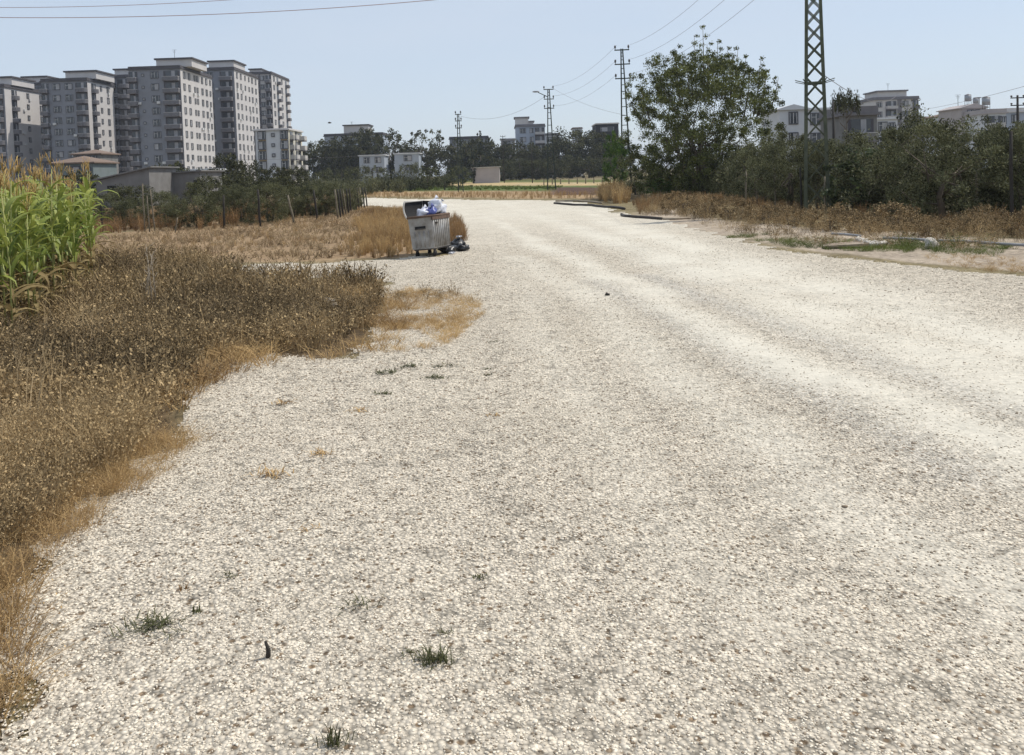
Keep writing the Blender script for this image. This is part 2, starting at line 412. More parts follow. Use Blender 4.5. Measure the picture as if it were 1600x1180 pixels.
L.new(mth(N, L, 'MULTIPLY', mrange(N, L, sep4.outputs[0], .78, .88, 0, .9), mrange(N, L, v4.outputs['Distance'], .3, .5, 1, 0)), mb4.inputs[0])
L.new(mc.outputs[2], mb4.inputs[6])
cs = vscale(N, L, mb4.outputs[2], coarse)
rgb = N.new('ShaderNodeRGB'); rgb.outputs[0].default_value = (.60,.565,.485,1)
fs = vscale(N, L, rgb.outputs[0], fine)
mx = N.new('ShaderNodeMix'); mx.data_type = 'RGBA'; L.new(att.outputs['Fac'], mx.inputs[0]); L.new(cs, mx.inputs[6]); L.new(fs, mx.inputs[7])
L.new(mx.outputs[2], b.inputs['Base Color'])
bp = N.new('ShaderNodeBump'); bp.inputs['Distance'].default_value = .02
L.new(mth(N, L, 'SUBTRACT', .85, mth(N, L, 'MULTIPLY', att.outputs['Fac'], .7)), bp.inputs['Strength'])
L.new(mth(N, L, 'SUBTRACT', mth(N, L, 'MULTIPLY', tone, .5), v1.outputs['Distance']), bp.inputs['Height']); L.new(bp.outputs[0], b.inputs['Normal'])
me = np_mesh('gravel_road', RV, remap[QF[keep]], [m_road], extra={'track': tm, 'grey': gm}, smooth=True)
tag(link('gravel_road', me), kind='structure')

# ------------------------------------------------------------------ loose gravel (real stones near the eye)
def scatter_proto(protos, pos, scl, rot, varo, tilt=None):
    """protos: list of (V, F) with same face size; returns joined arrays"""
    n = len(pos); idx = np.arange(n) % len(protos)
    VV = []; FF = []; vv = []; base = 0
    for k, pr in enumerate(protos):
        PV, PF, pvar = pr; s = np.where(idx == k)[0]
        if len(s) == 0: continue
        c = np.cos(rot[s])[:, None]; sn = np.sin(rot[s])[:, None]
        X = PV[None, :, 0]*scl[s, 0:1]; Y = PV[None, :, 1]*scl[s, 1:2]; Z = PV[None, :, 2]*scl[s, 2:3]
        if tilt is not None:
            a = tilt[s][:, None]; Y, Z = Y*np.cos(a)-Z*np.sin(a), Y*np.sin(a)+Z*np.cos(a)
        x = X*c-Y*sn+pos[s, 0:1]; y = X*sn+Y*c+pos[s, 1:2]; z = Z+pos[s, 2:3]
        VV.append(np.stack([x, y, z], -1).reshape(-1, 3))
        FF.append((PF[None]+(np.arange(len(s))*len(PV))[:, None, None]+base).reshape(-1, PF.shape[1]))
        vv.append(np.clip(pvar[None]+varo[s][:, None], 0, 1).reshape(-1)); base += len(s)*len(PV)
    return np.vstack(VV), np.vstack(FF), np.concatenate(vv)

rng = np.random.default_rng(4)
def stone_proto(sub):
    bm = bmesh.new()
    if sub: bmesh.ops.create_icosphere(bm, subdivisions=1, radius=1)
    else: bmesh.ops.create_cube(bm, size=1.3)
    vs = np.array([v.co[:] for v in bm.verts]); vs *= rng.uniform(.68, 1.15, (len(vs), 1))
    bmesh.ops.triangulate(bm, faces=bm.faces[:])
    fs = np.array([[v.index for v in f.verts] for f in bm.faces]); bm.free()
    return vs, fs, np.zeros(len(vs))
def sample_ring(r0, r1, dens, amax=36):
    n = int(math.radians(2*amax)*.5*(r1*r1-r0*r0)*dens)
    r = np.sqrt(rng.uniform(r0*r0, r1*r1, n)); a = np.radians(rng.uniform(-amax, amax, n))
    return np.stack([r*np.sin(a), r*np.cos(a)], 1)
VS = []; FS = []; vs_ = []; base = 0
for r0, r1, dens, smin, smax, sub in ((1.9, 4.4, 3800, .0035, .0115, 1), (4.4, 8.0, 2100, .005, .013, 1), (8.0, 14.0, 600, .007, .015, 0), (14., 26., 90, .011, .022, 0)):
    P = sample_ring(r0, r1, dens)
    ok = inpoly(P, ROAD); P = P[ok]
    keepp = rng.uniform(0, 1, len(P)) > track_mask(P)*.93
    P = P[keepp]
    dnz = vnoise(P, 1.6, 8)*.6+vnoise(P, 5, 9)*.4
    P = P[rng.uniform(0, 1, len(P)) < .45+dnz]
    n = len(P); s = smin+(smax-smin)*rng.beta(1.3, 3.2, n)
    scl = np.stack([s*rng.uniform(.8, 1.4, n), s*rng.uniform(.7, 1.1, n), s*rng.uniform(.32, .62, n)], 1)
    pos = np.stack([P[:, 0], P[:, 1], relief(P[:, 0], P[:, 1])+.006+s*.18], 1)
    v = np.clip(rng.beta(4.5, 1.3, n), 0, 1); v[rng.uniform(0, 1, n) < .16] *= .25; big_ = rng.uniform(0, 1, n) < .004; scl[big_] *= 1.9
    a, b_, c = scatter_proto([stone_proto(sub) for _ in range(6)], pos, scl, rng.uniform(0, 6.28, n), v)
    VS.append(a); FS.append(b_+base); vs_.append(c); base += len(a)
m_stone = mat('loose_stone', (.82,.74,.61), (.12,.075,.04), rough=.9, var=True, spec=.2)
me = np_mesh('loose_gravel', np.vstack(VS), np.vstack(FS), [m_stone], np.concatenate(vs_))
tag(link('loose_gravel', me), kind='stuff', label='loose pale gravel stones strewn over the near road', cat='gravel')
#PART2
# ------------------------------------------------------------------ summer haze
hzm = bpy.data.materials.new('haze_air'); hzm.use_nodes = True; hn = hzm.node_tree
hn.nodes.remove(hn.nodes['Principled BSDF'])
pv = hn.nodes.new('ShaderNodeVolumePrincipled'); pv.inputs['Density'].default_value = .0002
pv.inputs['Color'].default_value = (.80,.87,1.0,1); pv.inputs['Anisotropy'].default_value = .1
hn.links.new(pv.outputs[0], hn.nodes['Material Output'].inputs['Volume'])
tag(MB().b2(-3300, 3300, -3300, 3300, -1.5, 60).build('haze', hzm), kind='stuff')
S.cycles.volume_step_rate = 1.0
# ------------------------------------------------------------------ buildings
_wc = {}
def window_objs(kind, wd, ht, parent, x, y, z, rz, dark, curt):
    key = (kind, round(wd, 2), round(ht, 2), dark, curt)
    if key not in _wc:
        fm = MB(); t = .14 if dark else .09
        for sx in (-1, 1): fm.box((sx*(wd/2+t/2), -.05, 0), (t, .14, ht+2*t))
        for sz in (-1, 1): fm.box((0, -.05, sz*(ht/2+t/2)), (wd, .14, t))
        fm.box((0, -.035, 0), (.07, .07, ht), 1)
        if wd > 1.2: fm.box((-wd/4, -.03, ht*.18), (wd/2-.05, .05, .06), 1)
        for sx in (-1, 1): fm.box((sx*(wd/2-.04), -.03, 0), (.08, .06, ht), 1)
        fr = fm.mesh('window', [M_framed if dark else M_frame, M_frame])
        pm = MB().box((0, .0, 0), (wd, .03, ht), 0)
        if curt: pm.box((wd*.22*(1 if curt == 1 else -1), -.018, 0), (wd*.4, .02, ht*.97), 1)
        _wc[key] = (fr, pm.mesh('pane', [M_glass, M_curt]))
    fr, pn = _wc[key]
    o = link('window', fr, parent, (x, y, z), rz); link('pane', pn, o)
def balcony_objs(parent, x, y, z, rz, wd, dp, fh, curved, panel):
    key = ('b', round(wd, 2), dp, round(fh, 2), curved, panel.name)
    if key not in _wc:
        n = 9 if curved else 2; pts = []
        if curved:
            for i in range(n+1):
                a = math.pi*i/n; pts.append((-math.cos(a)*wd/2, -math.sin(a)*dp))
        else: pts = [(-wd/2, 0), (-wd/2, -dp), (wd/2, -dp), (wd/2, 0)]
        sl = MB(); k = len(pts)
        vs = [(p[0], p[1], 0) for p in pts]+[(p[0], p[1], .22) for p in pts]
        sl.add(vs, [tuple(range(k)), tuple(range(2*k-1, k-1, -1))]+[(i, k+i, k+(i+1) % k, (i+1) % k) for i in range(k)])
        rl = MB()
        for a, b in zip(pts[:-1], pts[1:]):
            L_ = math.hypot(b[0]-a[0], b[1]-a[1]); r = math.atan2(b[1]-a[1], b[0]-a[0])
            rl.box(((a[0]+b[0])/2*.985, (a[1]+b[1])/2*.985, .62), (L_, .06, .78), 0, r)
            rl.box(((a[0]+b[0])/2*.985, (a[1]+b[1])/2*.985, 1.05), (L_, .09, .07), 1, r)
        dr = MB().box((0, -.01, fh*.5), (wd*.8, .06, fh*.72), 0)
        dr.box((wd*.1, -.05, fh*.5), (wd*.22, .05, fh*.7), 1)
        _wc[key] = (sl.mesh('balcony', [M_roofm]), rl.mesh('railing', [panel, M_wallp]), dr.mesh('door', [M_glass, M_curt]))
    sl, rl, dr = _wc[key]
    o = link('balcony', sl, parent, (x, y, z), rz); link('railing', rl, o); link('door', dr, o)

def building(name, label, cat, px0, px1, pytop, Y, depth, floors, fh, front, side=(), sidepx=None, wall=M_wallg, swall=None,
             trim=M_roofd, pent=(), roof='flat', group=None, side_dir=1, dark=True, strips=(), skip_ground=0, z_over=.9, sills=False):
    x0 = XA(px0, Y, 12 if floors > 4 else 4); x1 = XA(px1, Y, 12 if floors > 4 else 4)
    zt = AT((px0+px1)/2, pytop, Y)[2]
    W_ = x1-x0; cx = (x0+x1)/2
    r = empty(name, (cx, Y, 0), label, cat, group)
    wb = MB(); zr = zt-z_over if roof == 'flat' else zt
    wb.b2(-W_/2, W_/2, 0, depth, -.5, zr)
    wb.build('wall', wall, r)
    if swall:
        MB().b2(side_dir*W_/2, side_dir*(W_/2+.05), .0, depth, -.5, zr).build('side_wall', swall, r)  # on the towers this paler skin carries painted sunlight
    e = .35
    if roof == 'flat':
        m = MB(); m.b2(-W_/2-e, W_/2+e, -e, depth+e, zr, zr+.25, 0); m.b2(-W_/2-.12, W_/2+.12, -.12, depth+.12, zr+.25, zt, 0)
        m.build('roof', trim, r)
    elif roof == 'hip':
        m = MB(); hh = min(W_, depth)*.17
        q = min(W_, depth)/2
        m.add([(-W_/2-e, -e, zr), (W_/2+e, -e, zr), (W_/2+e, depth+e, zr), (-W_/2-e, depth+e, zr), (-W_/2+q, depth/2, zr+hh), (W_/2-q, depth/2, zr+hh),
               (-W_/2-e, -e, zr-.18), (W_/2+e, -e, zr-.18), (W_/2+e, depth+e, zr-.18), (-W_/2-e, depth+e, zr-.18)],
              [(0,1,5,4), (1,2,5), (2,3,4,5), (3,0,4), (0,6,7,1), (1,7,8,2), (2,8,9,3), (3,9,6,0), (9,8,7,6)])
        m.build('roof', M_tile, r)
    elif roof == 'gable':
        m = MB(); hh = W_*.16
        m.add([(-W_/2-e, -e, zr), (0, -e, zr+hh), (W_/2+e, -e, zr), (-W_/2-e, depth+e, zr), (0, depth+e, zr+hh), (W_/2+e, depth+e, zr),
               (-W_/2-e, -e, zr-.15), (W_/2+e, -e, zr-.15), (-W_/2-e, depth+e, zr-.15), (W_/2+e, depth+e, zr-.15)],
              [(0,3,4,1), (1,4,5,2), (0,6,8,3), (2,5,9,7), (0,1,2,7,6), (3,8,9,5,4), (6,7,9,8)])
        m.build('roof', trim, r)
    for (f0, f1, d0, d1, hh) in pent:
        p = MB().b2(-W_/2+f0*W_, -W_/2+f1*W_, d0, d1, zt-.02, zt+hh).build('penthouse', M_wallp, r)
        MB().b2(-W_/2+f0*W_-.4, -W_/2+f1*W_+.4, d0-.4, d1+.4, zt+hh, zt+hh+.4).build('penthouse_roof', trim, p)
    rg = random.Random(int(px0*7+px1))
    for (f0, f1, mm) in strips:
        MB().b2(-W_/2+f0*W_, -W_/2+f1*W_, -.04, 0, 0, zr-.003).build('wall_band', mm, r)
    cnt = [0, 0]
    def col_(items, is_side):
        for it in items:
            fr, kind = it[0], it[1]; wd = it[2] if len(it) > 2 else 1.4
            if kind in 'bc':                      # flat dark strip painting the recess shade behind each balcony column
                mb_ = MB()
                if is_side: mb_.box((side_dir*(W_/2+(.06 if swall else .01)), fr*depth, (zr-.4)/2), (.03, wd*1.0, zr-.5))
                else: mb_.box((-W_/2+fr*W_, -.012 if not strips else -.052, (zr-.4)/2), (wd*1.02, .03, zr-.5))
                mb_.build('recess_shade_strip', M_recess_shade, r)
            for i in range(floors-skip_ground):
                zb = zr-(i+1)*fh
                if zb < -.2: break
                if is_side: x = side_dir*(W_/2+.06 if swall else W_/2+.01); y = fr*depth; rz = side_dir*math.pi/2
                else: x = -W_/2+fr*W_; y = -.01 if not strips else -.05; rz = 0
                if kind == 'w':
                    if cnt[0] >= 98: continue
                    cnt[0] += 1
                    window_objs('w', wd, 1.45 if wd > .9 else 1.15, r, x, y, zb+fh*.55, rz, dark, rg.choice((0, 0, 1, 2)) if wd > .9 else 0)
                elif kind == 's':
                    if cnt[0] >= 98: continue
                    cnt[0] += 1
                    window_objs('w', .4, .45, r, x, y, zb+fh*.55, rz, dark, 0)
                else:
                    if cnt[1] >= 98: continue
                    cnt[1] += 1
                    balcony_objs(r, x, y, zb, rz, wd, 1.3, fh, kind == 'c', it[3] if len(it) > 3 else M_rail)
    col_(front, False); col_(side, True)
    if floors > 8:
        for k in range(14):
            i = rg.randrange(0, floors-1); zb = zr-(i+1)*fh+rg.uniform(.4, .8)
            if rg.random() < .5 and side:
                MB().box((side_dir*(W_/2+.24), rg.uniform(.08, .92)*depth, zb), (.35, .85, .6)).build('air_conditioner', M_frame, r)
            else:
                MB().box((rg.uniform(-.42, .42)*W_, -.24, zb), (.85, .35, .6)).build('air_conditioner', M_frame, r)
    return r, W_, zt
g = 'grey tower blocks on the left skyline'
# nearest tower (D) and its neighbours, from right to left
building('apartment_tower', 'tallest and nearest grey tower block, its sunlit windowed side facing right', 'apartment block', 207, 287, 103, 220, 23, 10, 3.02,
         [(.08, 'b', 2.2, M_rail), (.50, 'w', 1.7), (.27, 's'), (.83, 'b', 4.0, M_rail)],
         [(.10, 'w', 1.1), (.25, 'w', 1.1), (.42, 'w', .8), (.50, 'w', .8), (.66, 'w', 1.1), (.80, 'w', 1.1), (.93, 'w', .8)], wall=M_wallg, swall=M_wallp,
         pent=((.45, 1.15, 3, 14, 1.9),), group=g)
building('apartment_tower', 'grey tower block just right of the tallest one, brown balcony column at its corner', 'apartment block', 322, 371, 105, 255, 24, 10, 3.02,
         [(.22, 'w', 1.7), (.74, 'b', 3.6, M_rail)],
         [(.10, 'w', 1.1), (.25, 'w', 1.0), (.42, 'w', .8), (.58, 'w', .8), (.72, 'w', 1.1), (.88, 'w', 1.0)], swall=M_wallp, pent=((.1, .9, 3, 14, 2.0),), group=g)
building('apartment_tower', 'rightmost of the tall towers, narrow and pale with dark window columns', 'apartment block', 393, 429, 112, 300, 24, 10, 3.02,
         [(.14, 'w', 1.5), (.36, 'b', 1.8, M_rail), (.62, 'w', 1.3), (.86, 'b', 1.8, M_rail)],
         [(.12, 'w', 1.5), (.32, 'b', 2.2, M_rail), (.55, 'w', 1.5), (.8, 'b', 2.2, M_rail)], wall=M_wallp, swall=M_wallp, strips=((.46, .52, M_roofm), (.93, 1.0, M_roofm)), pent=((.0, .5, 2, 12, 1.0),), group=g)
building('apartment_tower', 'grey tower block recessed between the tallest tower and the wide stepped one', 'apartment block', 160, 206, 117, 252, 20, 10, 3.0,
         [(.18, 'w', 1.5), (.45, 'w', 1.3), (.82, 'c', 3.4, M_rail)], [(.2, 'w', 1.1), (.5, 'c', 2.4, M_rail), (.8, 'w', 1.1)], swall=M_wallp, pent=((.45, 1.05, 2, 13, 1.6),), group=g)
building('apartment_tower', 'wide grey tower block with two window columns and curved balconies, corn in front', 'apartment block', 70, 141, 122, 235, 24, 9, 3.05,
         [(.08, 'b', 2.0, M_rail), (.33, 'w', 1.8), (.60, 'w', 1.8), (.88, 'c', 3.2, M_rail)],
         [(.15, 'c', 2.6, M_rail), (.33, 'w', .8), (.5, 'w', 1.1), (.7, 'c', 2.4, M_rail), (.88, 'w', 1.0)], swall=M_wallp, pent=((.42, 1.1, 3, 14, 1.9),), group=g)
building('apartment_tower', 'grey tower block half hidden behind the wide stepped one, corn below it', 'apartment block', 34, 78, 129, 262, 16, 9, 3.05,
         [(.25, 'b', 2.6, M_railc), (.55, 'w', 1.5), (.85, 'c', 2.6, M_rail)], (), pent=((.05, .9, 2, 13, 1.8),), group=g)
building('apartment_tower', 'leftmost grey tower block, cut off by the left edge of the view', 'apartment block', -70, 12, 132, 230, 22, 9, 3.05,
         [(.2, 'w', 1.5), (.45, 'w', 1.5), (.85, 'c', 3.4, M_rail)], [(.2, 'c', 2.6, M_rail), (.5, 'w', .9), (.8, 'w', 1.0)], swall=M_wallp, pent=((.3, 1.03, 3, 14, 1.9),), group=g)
building('apartment_block', 'low cream apartment block with mustard panels beside the tall towers', 'apartment block', 397, 450, 201, 172, 11, 5, 2.0,
         [(.22, 'w', 1.3), (.55, 's'), (.88, 'w', 1.3)], [(.2, 'b', 2.4, M_railc), (.55, 'w', 1.2), (.8, 'b', 2.2, M_railc)], wall=M_wallw, swall=M_wallc, trim=M_wallp,
         strips=((.0, .03, M_roofm), (.12, .34, M_must), (.78, .97, M_must)), z_over=.4)
# foot of the towers
building('podium', 'low white building with a canopy at the foot of the tallest tower', 'building', 284, 332, 264, 168, 8, 1, 3.2, [(.3, 'w', 1.6), (.7, 'w', 1.6)], wall=M_wallw, trim=M_wallw, z_over=.3)
building('tiled_house', 'small teal house with a tiled hip roof behind the corn', 'house', 80, 146, 254, 118, 7, 1, 3.0, [(.55, 'w', 1.3), (.85, 'w', .9)], wall=M_teal, roof='hip')
building('tiled_house', 'small reddish upper house with a tiled roof just above the teal one', 'house', 116, 158, 240, 132, 6, 2, 2.6, [(.3, 'w', 1.2), (.7, 'w', 1.2)], wall=M_conc, roof='hip')
# raw concrete sheds with sloping tops
def shed(label, px0, px1, pt0, pt1, Y, depth, mt=M_conc, roofm=M_conc, openings=()):
    x0 = XA(px0, Y, 3); x1 = XA(px1, Y, 3); z0 = AT(px0, pt0, Y)[2]; z1 = AT(px1, pt1, Y)[2]
    r = empty('shed', ((x0+x1)/2, Y, 0), label, 'shed'); W2 = (x1-x0)/2
    MB().add([(-W2,0,-.3),(W2,0,-.3),(W2,depth,-.3),(-W2,depth,-.3),(-W2,0,z0),(W2,0,z1),(W2,depth,z1),(-W2,depth,z0)],
             [(0,3,2,1),(4,5,6,7),(0,1,5,4),(1,2,6,5),(2,3,7,6),(3,0,4,7)]).build('wall', mt, r)
    a = math.atan2(z1-z0, 2*W2); m = MB(); e = .3; t = .14
    m.add([(-W2-e,-e,z0+.01),(W2+e,-e,z1+.01),(W2+e,depth+e,z1+.01),(-W2-e,depth+e,z0+.01),(-W2-e,-e,z0+t),(W2+e,-e,z1+t),(W2+e,depth+e,z1+t),(-W2-e,depth+e,z0+t)],
          [(0,3,2,1),(4,5,6,7),(0,1,5,4),(1,2,6,5),(2,3,7,6),(3,0,4,7)])
    m.build('roof', roofm, r)
    for fr, zz, ww, hh in openings:
        o = MB().box((-W2+fr*2*W2, -.02, zz), (ww, .06, hh)).build('window', M_dark, r)
        MB().box((-W2+fr*2*W2, -.07, zz-hh/2-.05), (ww+.2, .1, .08)).build('sill', M_frame, o)
    return r
shed('raw grey concrete shed whose roof slopes up to the right, behind the olive fence', 150, 233, 283, 262, 86, 7, openings=((.27, 1.6, .7, 1.1), (.33, 1.6, .4, 1.1)))
shed('long grey concrete shed with a flat top, right of the sloping one', 234, 312, 274, 268, 92, 7, openings=((.93, 2.0, .6, .9),))
shed('small pinkish shed with a pale sheet roof at the far edge of the field', 738, 780, 263, 261, 196, 9, M_pink, M_roofs)

# middle skyline
building('apartment_block', 'long dark-roofed block with a penthouse above the trees left of centre', 'apartment block', 509, 600, 208, 300, 14, 3, 3.0,
         [(.15, 'w', 1.8), (.4, 'w', 1.8), (.65, 'w', 1.8), (.88, 'w', 1.8)], wall=M_wallb, trim=M_roofd, pent=((.33, .75, 1, 10, 2.6),), skip_ground=1)
building('house', 'white flat house with a dark window among trees, rightmost of its pair', 'house', 617, 655, 239, 255, 8, 2, 2.8, [(.55, 'w', 2.2)], wall=M_wallb, trim=M_wallw, z_over=.3)
building('house', 'smaller bluish flat house left of the white one among the trees', 'house', 562, 601, 242, 250, 8, 2, 2.8, [(.3, 'w', 1.6), (.75, 'w', 1.6)], wall=M_wallb, trim=M_wallw, z_over=.3)
building('apartment_block', 'dark grey flat-roofed block behind the three-armed pole at centre left', 'apartment block', 704, 764, 213, 310, 12, 4, 3.0, [(.15, 'w', 1.6), (.6, 'w', 2.0), (.88, 'b', 2.2, M_rail)], wall=M_wallg, trim=M_roofd)
building('apartment_block', 'pale blue stepped block with a tower corner near the centre skyline', 'apartment block', 806, 852, 194, 300, 13, 5, 3.0,
         [(.25, 'w', 1.9), (.55, 'w', 1.2), (.82, 'b', 3.2, M_railc)], wall=M_wallb, trim=M_roofm, pent=((.0, .45, .0, 8, 2.2), (.45, .62, 1, 8, .8)))
building('apartment_block', 'narrow white block just right of the pale blue stepped one', 'apartment block', 853, 876, 208, 310, 12, 4, 3.0, [(.3, 'w', 1.8), (.75, 'b', 2.2, M_rail)], wall=M_wallw, trim=M_roofm)
building('house', 'low pale building just left of the pale blue stepped block', 'house', 784, 806, 216, 290, 10, 4, 3.0, [(.3, 'w', 1.5), (.7, 'w', 1.5)], wall=M_pink, trim=M_wallw, z_over=.4)
building('house', 'tiny white rooftop peeping above the dark trees right of the lamp pole', 'house', 897, 911, 199, 330, 8, 4, 3.0, [(.5, 'w', 1.5)], wall=M_wallw, trim=M_tile, z_over=.5)
building('glazed_building', 'dark glazed building with a pale edge left of the tall three-armed pole', 'building', 933, 968, 192, 305, 14, 2, 4.0, [(.5, 'w', 4.6)], wall=M_dark, trim=M_roofs, z_over=.45)

# right skyline
building('house', 'white house with a pale gable, left of the green lattice pylon', 'house', 1219, 1262, 170, 118, 9, 3, 2.8, [(.5, 'w', 1.0)], wall=M_wallw, roof='gable', trim=M_wallw, dark=True)
building('house', 'white flat house with barred windows behind the lattice pylon', 'house', 1262, 1318, 168, 122, 9, 3, 2.8, [(.25, 'w', 1.4), (.72, 'b', 2.4, M_railc)], wall=M_wallw, trim=M_wallw, z_over=.3)
building('concrete_house', 'dark unfinished concrete house under a flat overhanging roof', 'house', 1320, 1371, 166, 104, 8, 2, 3.2, [(.5, 'b', 3.0, M_conc)], wall=M_conc, trim=M_roofm, z_over=1.1)
building('apartment_block', 'pale five-storey block with a railed roof terrace on the right skyline', 'apartment block', 1366, 1436, 151, 262, 13, 7, 3.0,
         [(.12, 'w', 1.4), (.38, 'b', 3.2, M_railc), (.70, 'w', 1.5), (.93, 'b', 1.5, M_rail)], wall=M_wallp, trim=M_roofm, strips=((.52, .62, M_roofm), (.86, .98, M_roofm)), pent=((.1, .75, 0.5, 10, 1.6),))
building('apartment_block', 'lower stepped wing at the left end of the pale five-storey block', 'apartment block', 1350, 1368, 158, 270, 12, 6, 3.0, [(.5, 'w', 1.8)], wall=M_wallp, trim=M_roofm)
building('house', 'low white house with pale shutters under the five-storey block', 'house', 1367, 1403, 184, 152, 8, 3, 2.8, [(.35, 'w', 1.4), (.75, 'w', .9)], wall=M_wallw, trim=M_wallw, z_over=.3)
building('house', 'low dark-roofed house between the five-storey block and the pink gable', 'house', 1438, 1472, 182, 205, 8, 3, 2.8, [(.3, 'w', 1.2), (.8, 'w', 1.2)], wall=M_conc, trim=M_roofm)
building('house', 'small white house with a tiled roof left of the pink gable', 'house', 1470, 1502, 181, 190, 8, 3, 2.8, [(.3, 'w', 1.2)], wall=M_wallw, roof='hip')
building('house', 'pinkish gabled house with rooftop clutter on the right skyline', 'house', 1503, 1542, 168, 168, 9, 4, 2.8, [(.35, 'w', 1.0), (.75, 'b', 2.4, M_railc)], wall=M_pink, roof='gable', trim=M_pink)
building('house', 'white flat house with a deep covered balcony at the far right', 'house', 1543, 1572, 170, 160, 9, 4, 2.8, [(.4, 'b', 2.6, M_railc), (.85, 'w', .9)], wall=M_wallw, trim=M_pink)
building('house', 'bluish flat house at the right edge behind the telegraph pole', 'house', 1573, 1640, 168, 172, 9, 4, 2.8, [(.2, 'w', 1.2), (.6, 'w', 1.2)], wall=M_wallb, trim=M_wallp)
# small rooftop things
def rooftop_tank(px, py, Y, label, s=1.0, legs=True):
    x, y, z = AT(px, py, Y)
    r = empty('water_tank', (x, y+2, z), label, 'water tank')
    MB().tube([(0,0,0),(0,0,1.2*s)], [.62*s,.62*s], 14).build('tank', M_tank, r)
    MB().tube([(0,0,1.2*s),(0,0,1.3*s),(0,0,1.42*s)], [.64*s,.4*s,.1*s], 14).build('lid', M_roofm, r)
    for sx in (-1, 1):
        for sy in (-1, 1): MB().bar((sx*.4*s, sy*.4*s, -1.2), (sx*.4*s, sy*.4*s, .0), .06).build('leg', M_steel, r)
rooftop_tank(1550, 163, 161, 'dark water tank on the roof of the far right white house', 1.15)
rooftop_tank(1521, 157, 168, 'pale water tank standing behind the pink gable roof', 1.0)
rooftop_tank(1533, 160, 169, 'smaller tank beside the chimney of the pink gabled house', .8)
def chimney(px, py, Y, label):
    x, y, z = AT(px, py, Y); r = empty('chimney', (x, y+3, z), label, 'chimney')
    MB().b2(-.35,.35,-.35,.35,-1.5,1.2).build('stack', M_wallw, r); MB().b2(-.5,.5,-.5,.5,1.2,1.35).build('cap', M_roofm, r)
chimney(1540, 161, 169, 'white chimney stack at the right end of the pink gable')
def antenna(px, py, Y, hgt, label):
    x, y, z = AT(px, py, Y); r = empty('antenna', (x, y+2, z), label, 'antenna')
    MB().tube([(0,0,-1.5),(0,0,hgt)], .05, 5).build('mast', M_steel, r)
    for k in range(3): MB().bar((-.6+.12*k,0,hgt-.3*k),(.6-.12*k,0,hgt-.3*k), .04).build('rod', M_steel, r)
antenna(548, 197, 301, 1.6, 'aerial on the penthouse of the long dark-roofed block')
antenna(1392, 143, 263, 2.6, 'aerial on the roof of the pale five-storey block')
antenna(268, 86, 224, 1.6, 'aerial on top of the tallest grey tower')
antenna(1505, 172, 175, 3.2, 'aerial mast left of the pink gable roof')

# ------------------------------------------------------------------ poles and pylon
def lattice_mesh(parent, Ht, wt, wb, leg_r, nb, mt, faces=4, cross='x'):
    def hw(z): return (wb+(wt-wb)*z/Ht)/2
    dy = 1.0
    corners = ((-1,-1),(1,-1),(1,1),(-1,1)) if faces == 4 else ((-1,0),(1,0))
    for sx, sy in corners:
        MB().tube([(sx*hw(0), sy*hw(0), -.4), (sx*hw(Ht), sy*hw(Ht), Ht)], [leg_r*1.35, leg_r*1.1], 4, 0, False).build('leg', mt, parent)
    m = MB(); zs = []; z = 0.3
    while z < Ht-.2: zs.append(z); z += max(.28, hw(z)*2*nb)
    zs.append(Ht-.05)
    prs = [(corners[i], corners[(i+1) % len(corners)]) for i in range(len(corners) if faces == 4 else 1)]
    for a, b in zip(zs[:-1], zs[1:]):
        for c0, c1 in prs:
            p = lambda c, z: (c[0]*hw(z), c[1]*hw(z), z)
            if cross == 'x':
                m.bar(p(c0, a), p(c1, b), leg_r*.62); m.bar(p(c1, a), p(c0, b), leg_r*.62)
            else:
                m.bar(p(c0, a), p(c1, a), leg_r*.9)
    m.build('bracing', mt, parent)
    return hw
def crossarm(parent, z, L_, mt, n=2, s=.07, ins=.28, yaw=0):
    a = MB().box((0, 0, 0), (L_, s, s)).build('crossarm', mt, parent, (0, 0, z), yaw)
    for k in range(n):
        x = -L_/2+.06+(L_-.12)*k/(n-1)
        MB().tube([(x,0,s/2),(x,0,ins*.35),(x,0,ins*.4),(x,0,ins*.75),(x,0,ins)], [.025,.03,.075,.085,.03], 8).build('insulator', M_ins, a)
def lattice_pole(label, pxb, pyb, pyt, wt, wb, arms, nb=.9, lean=0, lamp=False, faces=2, lr=.05, mt=M_steel):
    x, y = G(pxb, pyb); pxt = pxb
    Ht = AT(pxb, pyt, y)[2]
    r = empty('lattice_pole', (x, y, 0), label, 'electricity pole', 'steel electricity poles along the road'); r.rotation_euler = (0, lean, 0)
    lattice_mesh(r, Ht, wt, wb, lr, nb, mt, faces, 'r' if faces == 2 else 'x')
    for dz, L_ in arms: crossarm(r, Ht-dz, L_, mt, 2, .09, .42)
    if lamp:
        am = MB().tube([(-.1,0,Ht-.9),(-.8,0,Ht-.55),(-1.2,0,Ht-.35)], .045, 6).build('lamp_arm', mt, r)
        MB().blob((-1.45,0,Ht-.26), (.42,.16,.10), 1, 0, 2, .05).build('lamp_head', M_tank, am)
    return x, y, Ht
pA = lattice_pole('shortest lattice pole of the three, left of centre at the field edge', 720, 300, 178, .16, .62, ((0.05,.75),(.85,.8),(1.7,.8)), 2.2, 0.0, lr=.06)
pB = lattice_pole('lattice pole with a street lamp on a short arm, right of centre', 862, 297, 139, .16, .95, ((.05,1.15),(1.15,1.15),(2.2,1.15)), 1.7, .0, lamp=True, lr=.07)
pC = lattice_pole('tall lattice pole with three crossarms rising beside the big leafy tree', 980, 303, 76, .14, .85, ((.1,1.25),(1.3,1.3),(2.5,1.3)), 1.6, -.01, lr=.062)
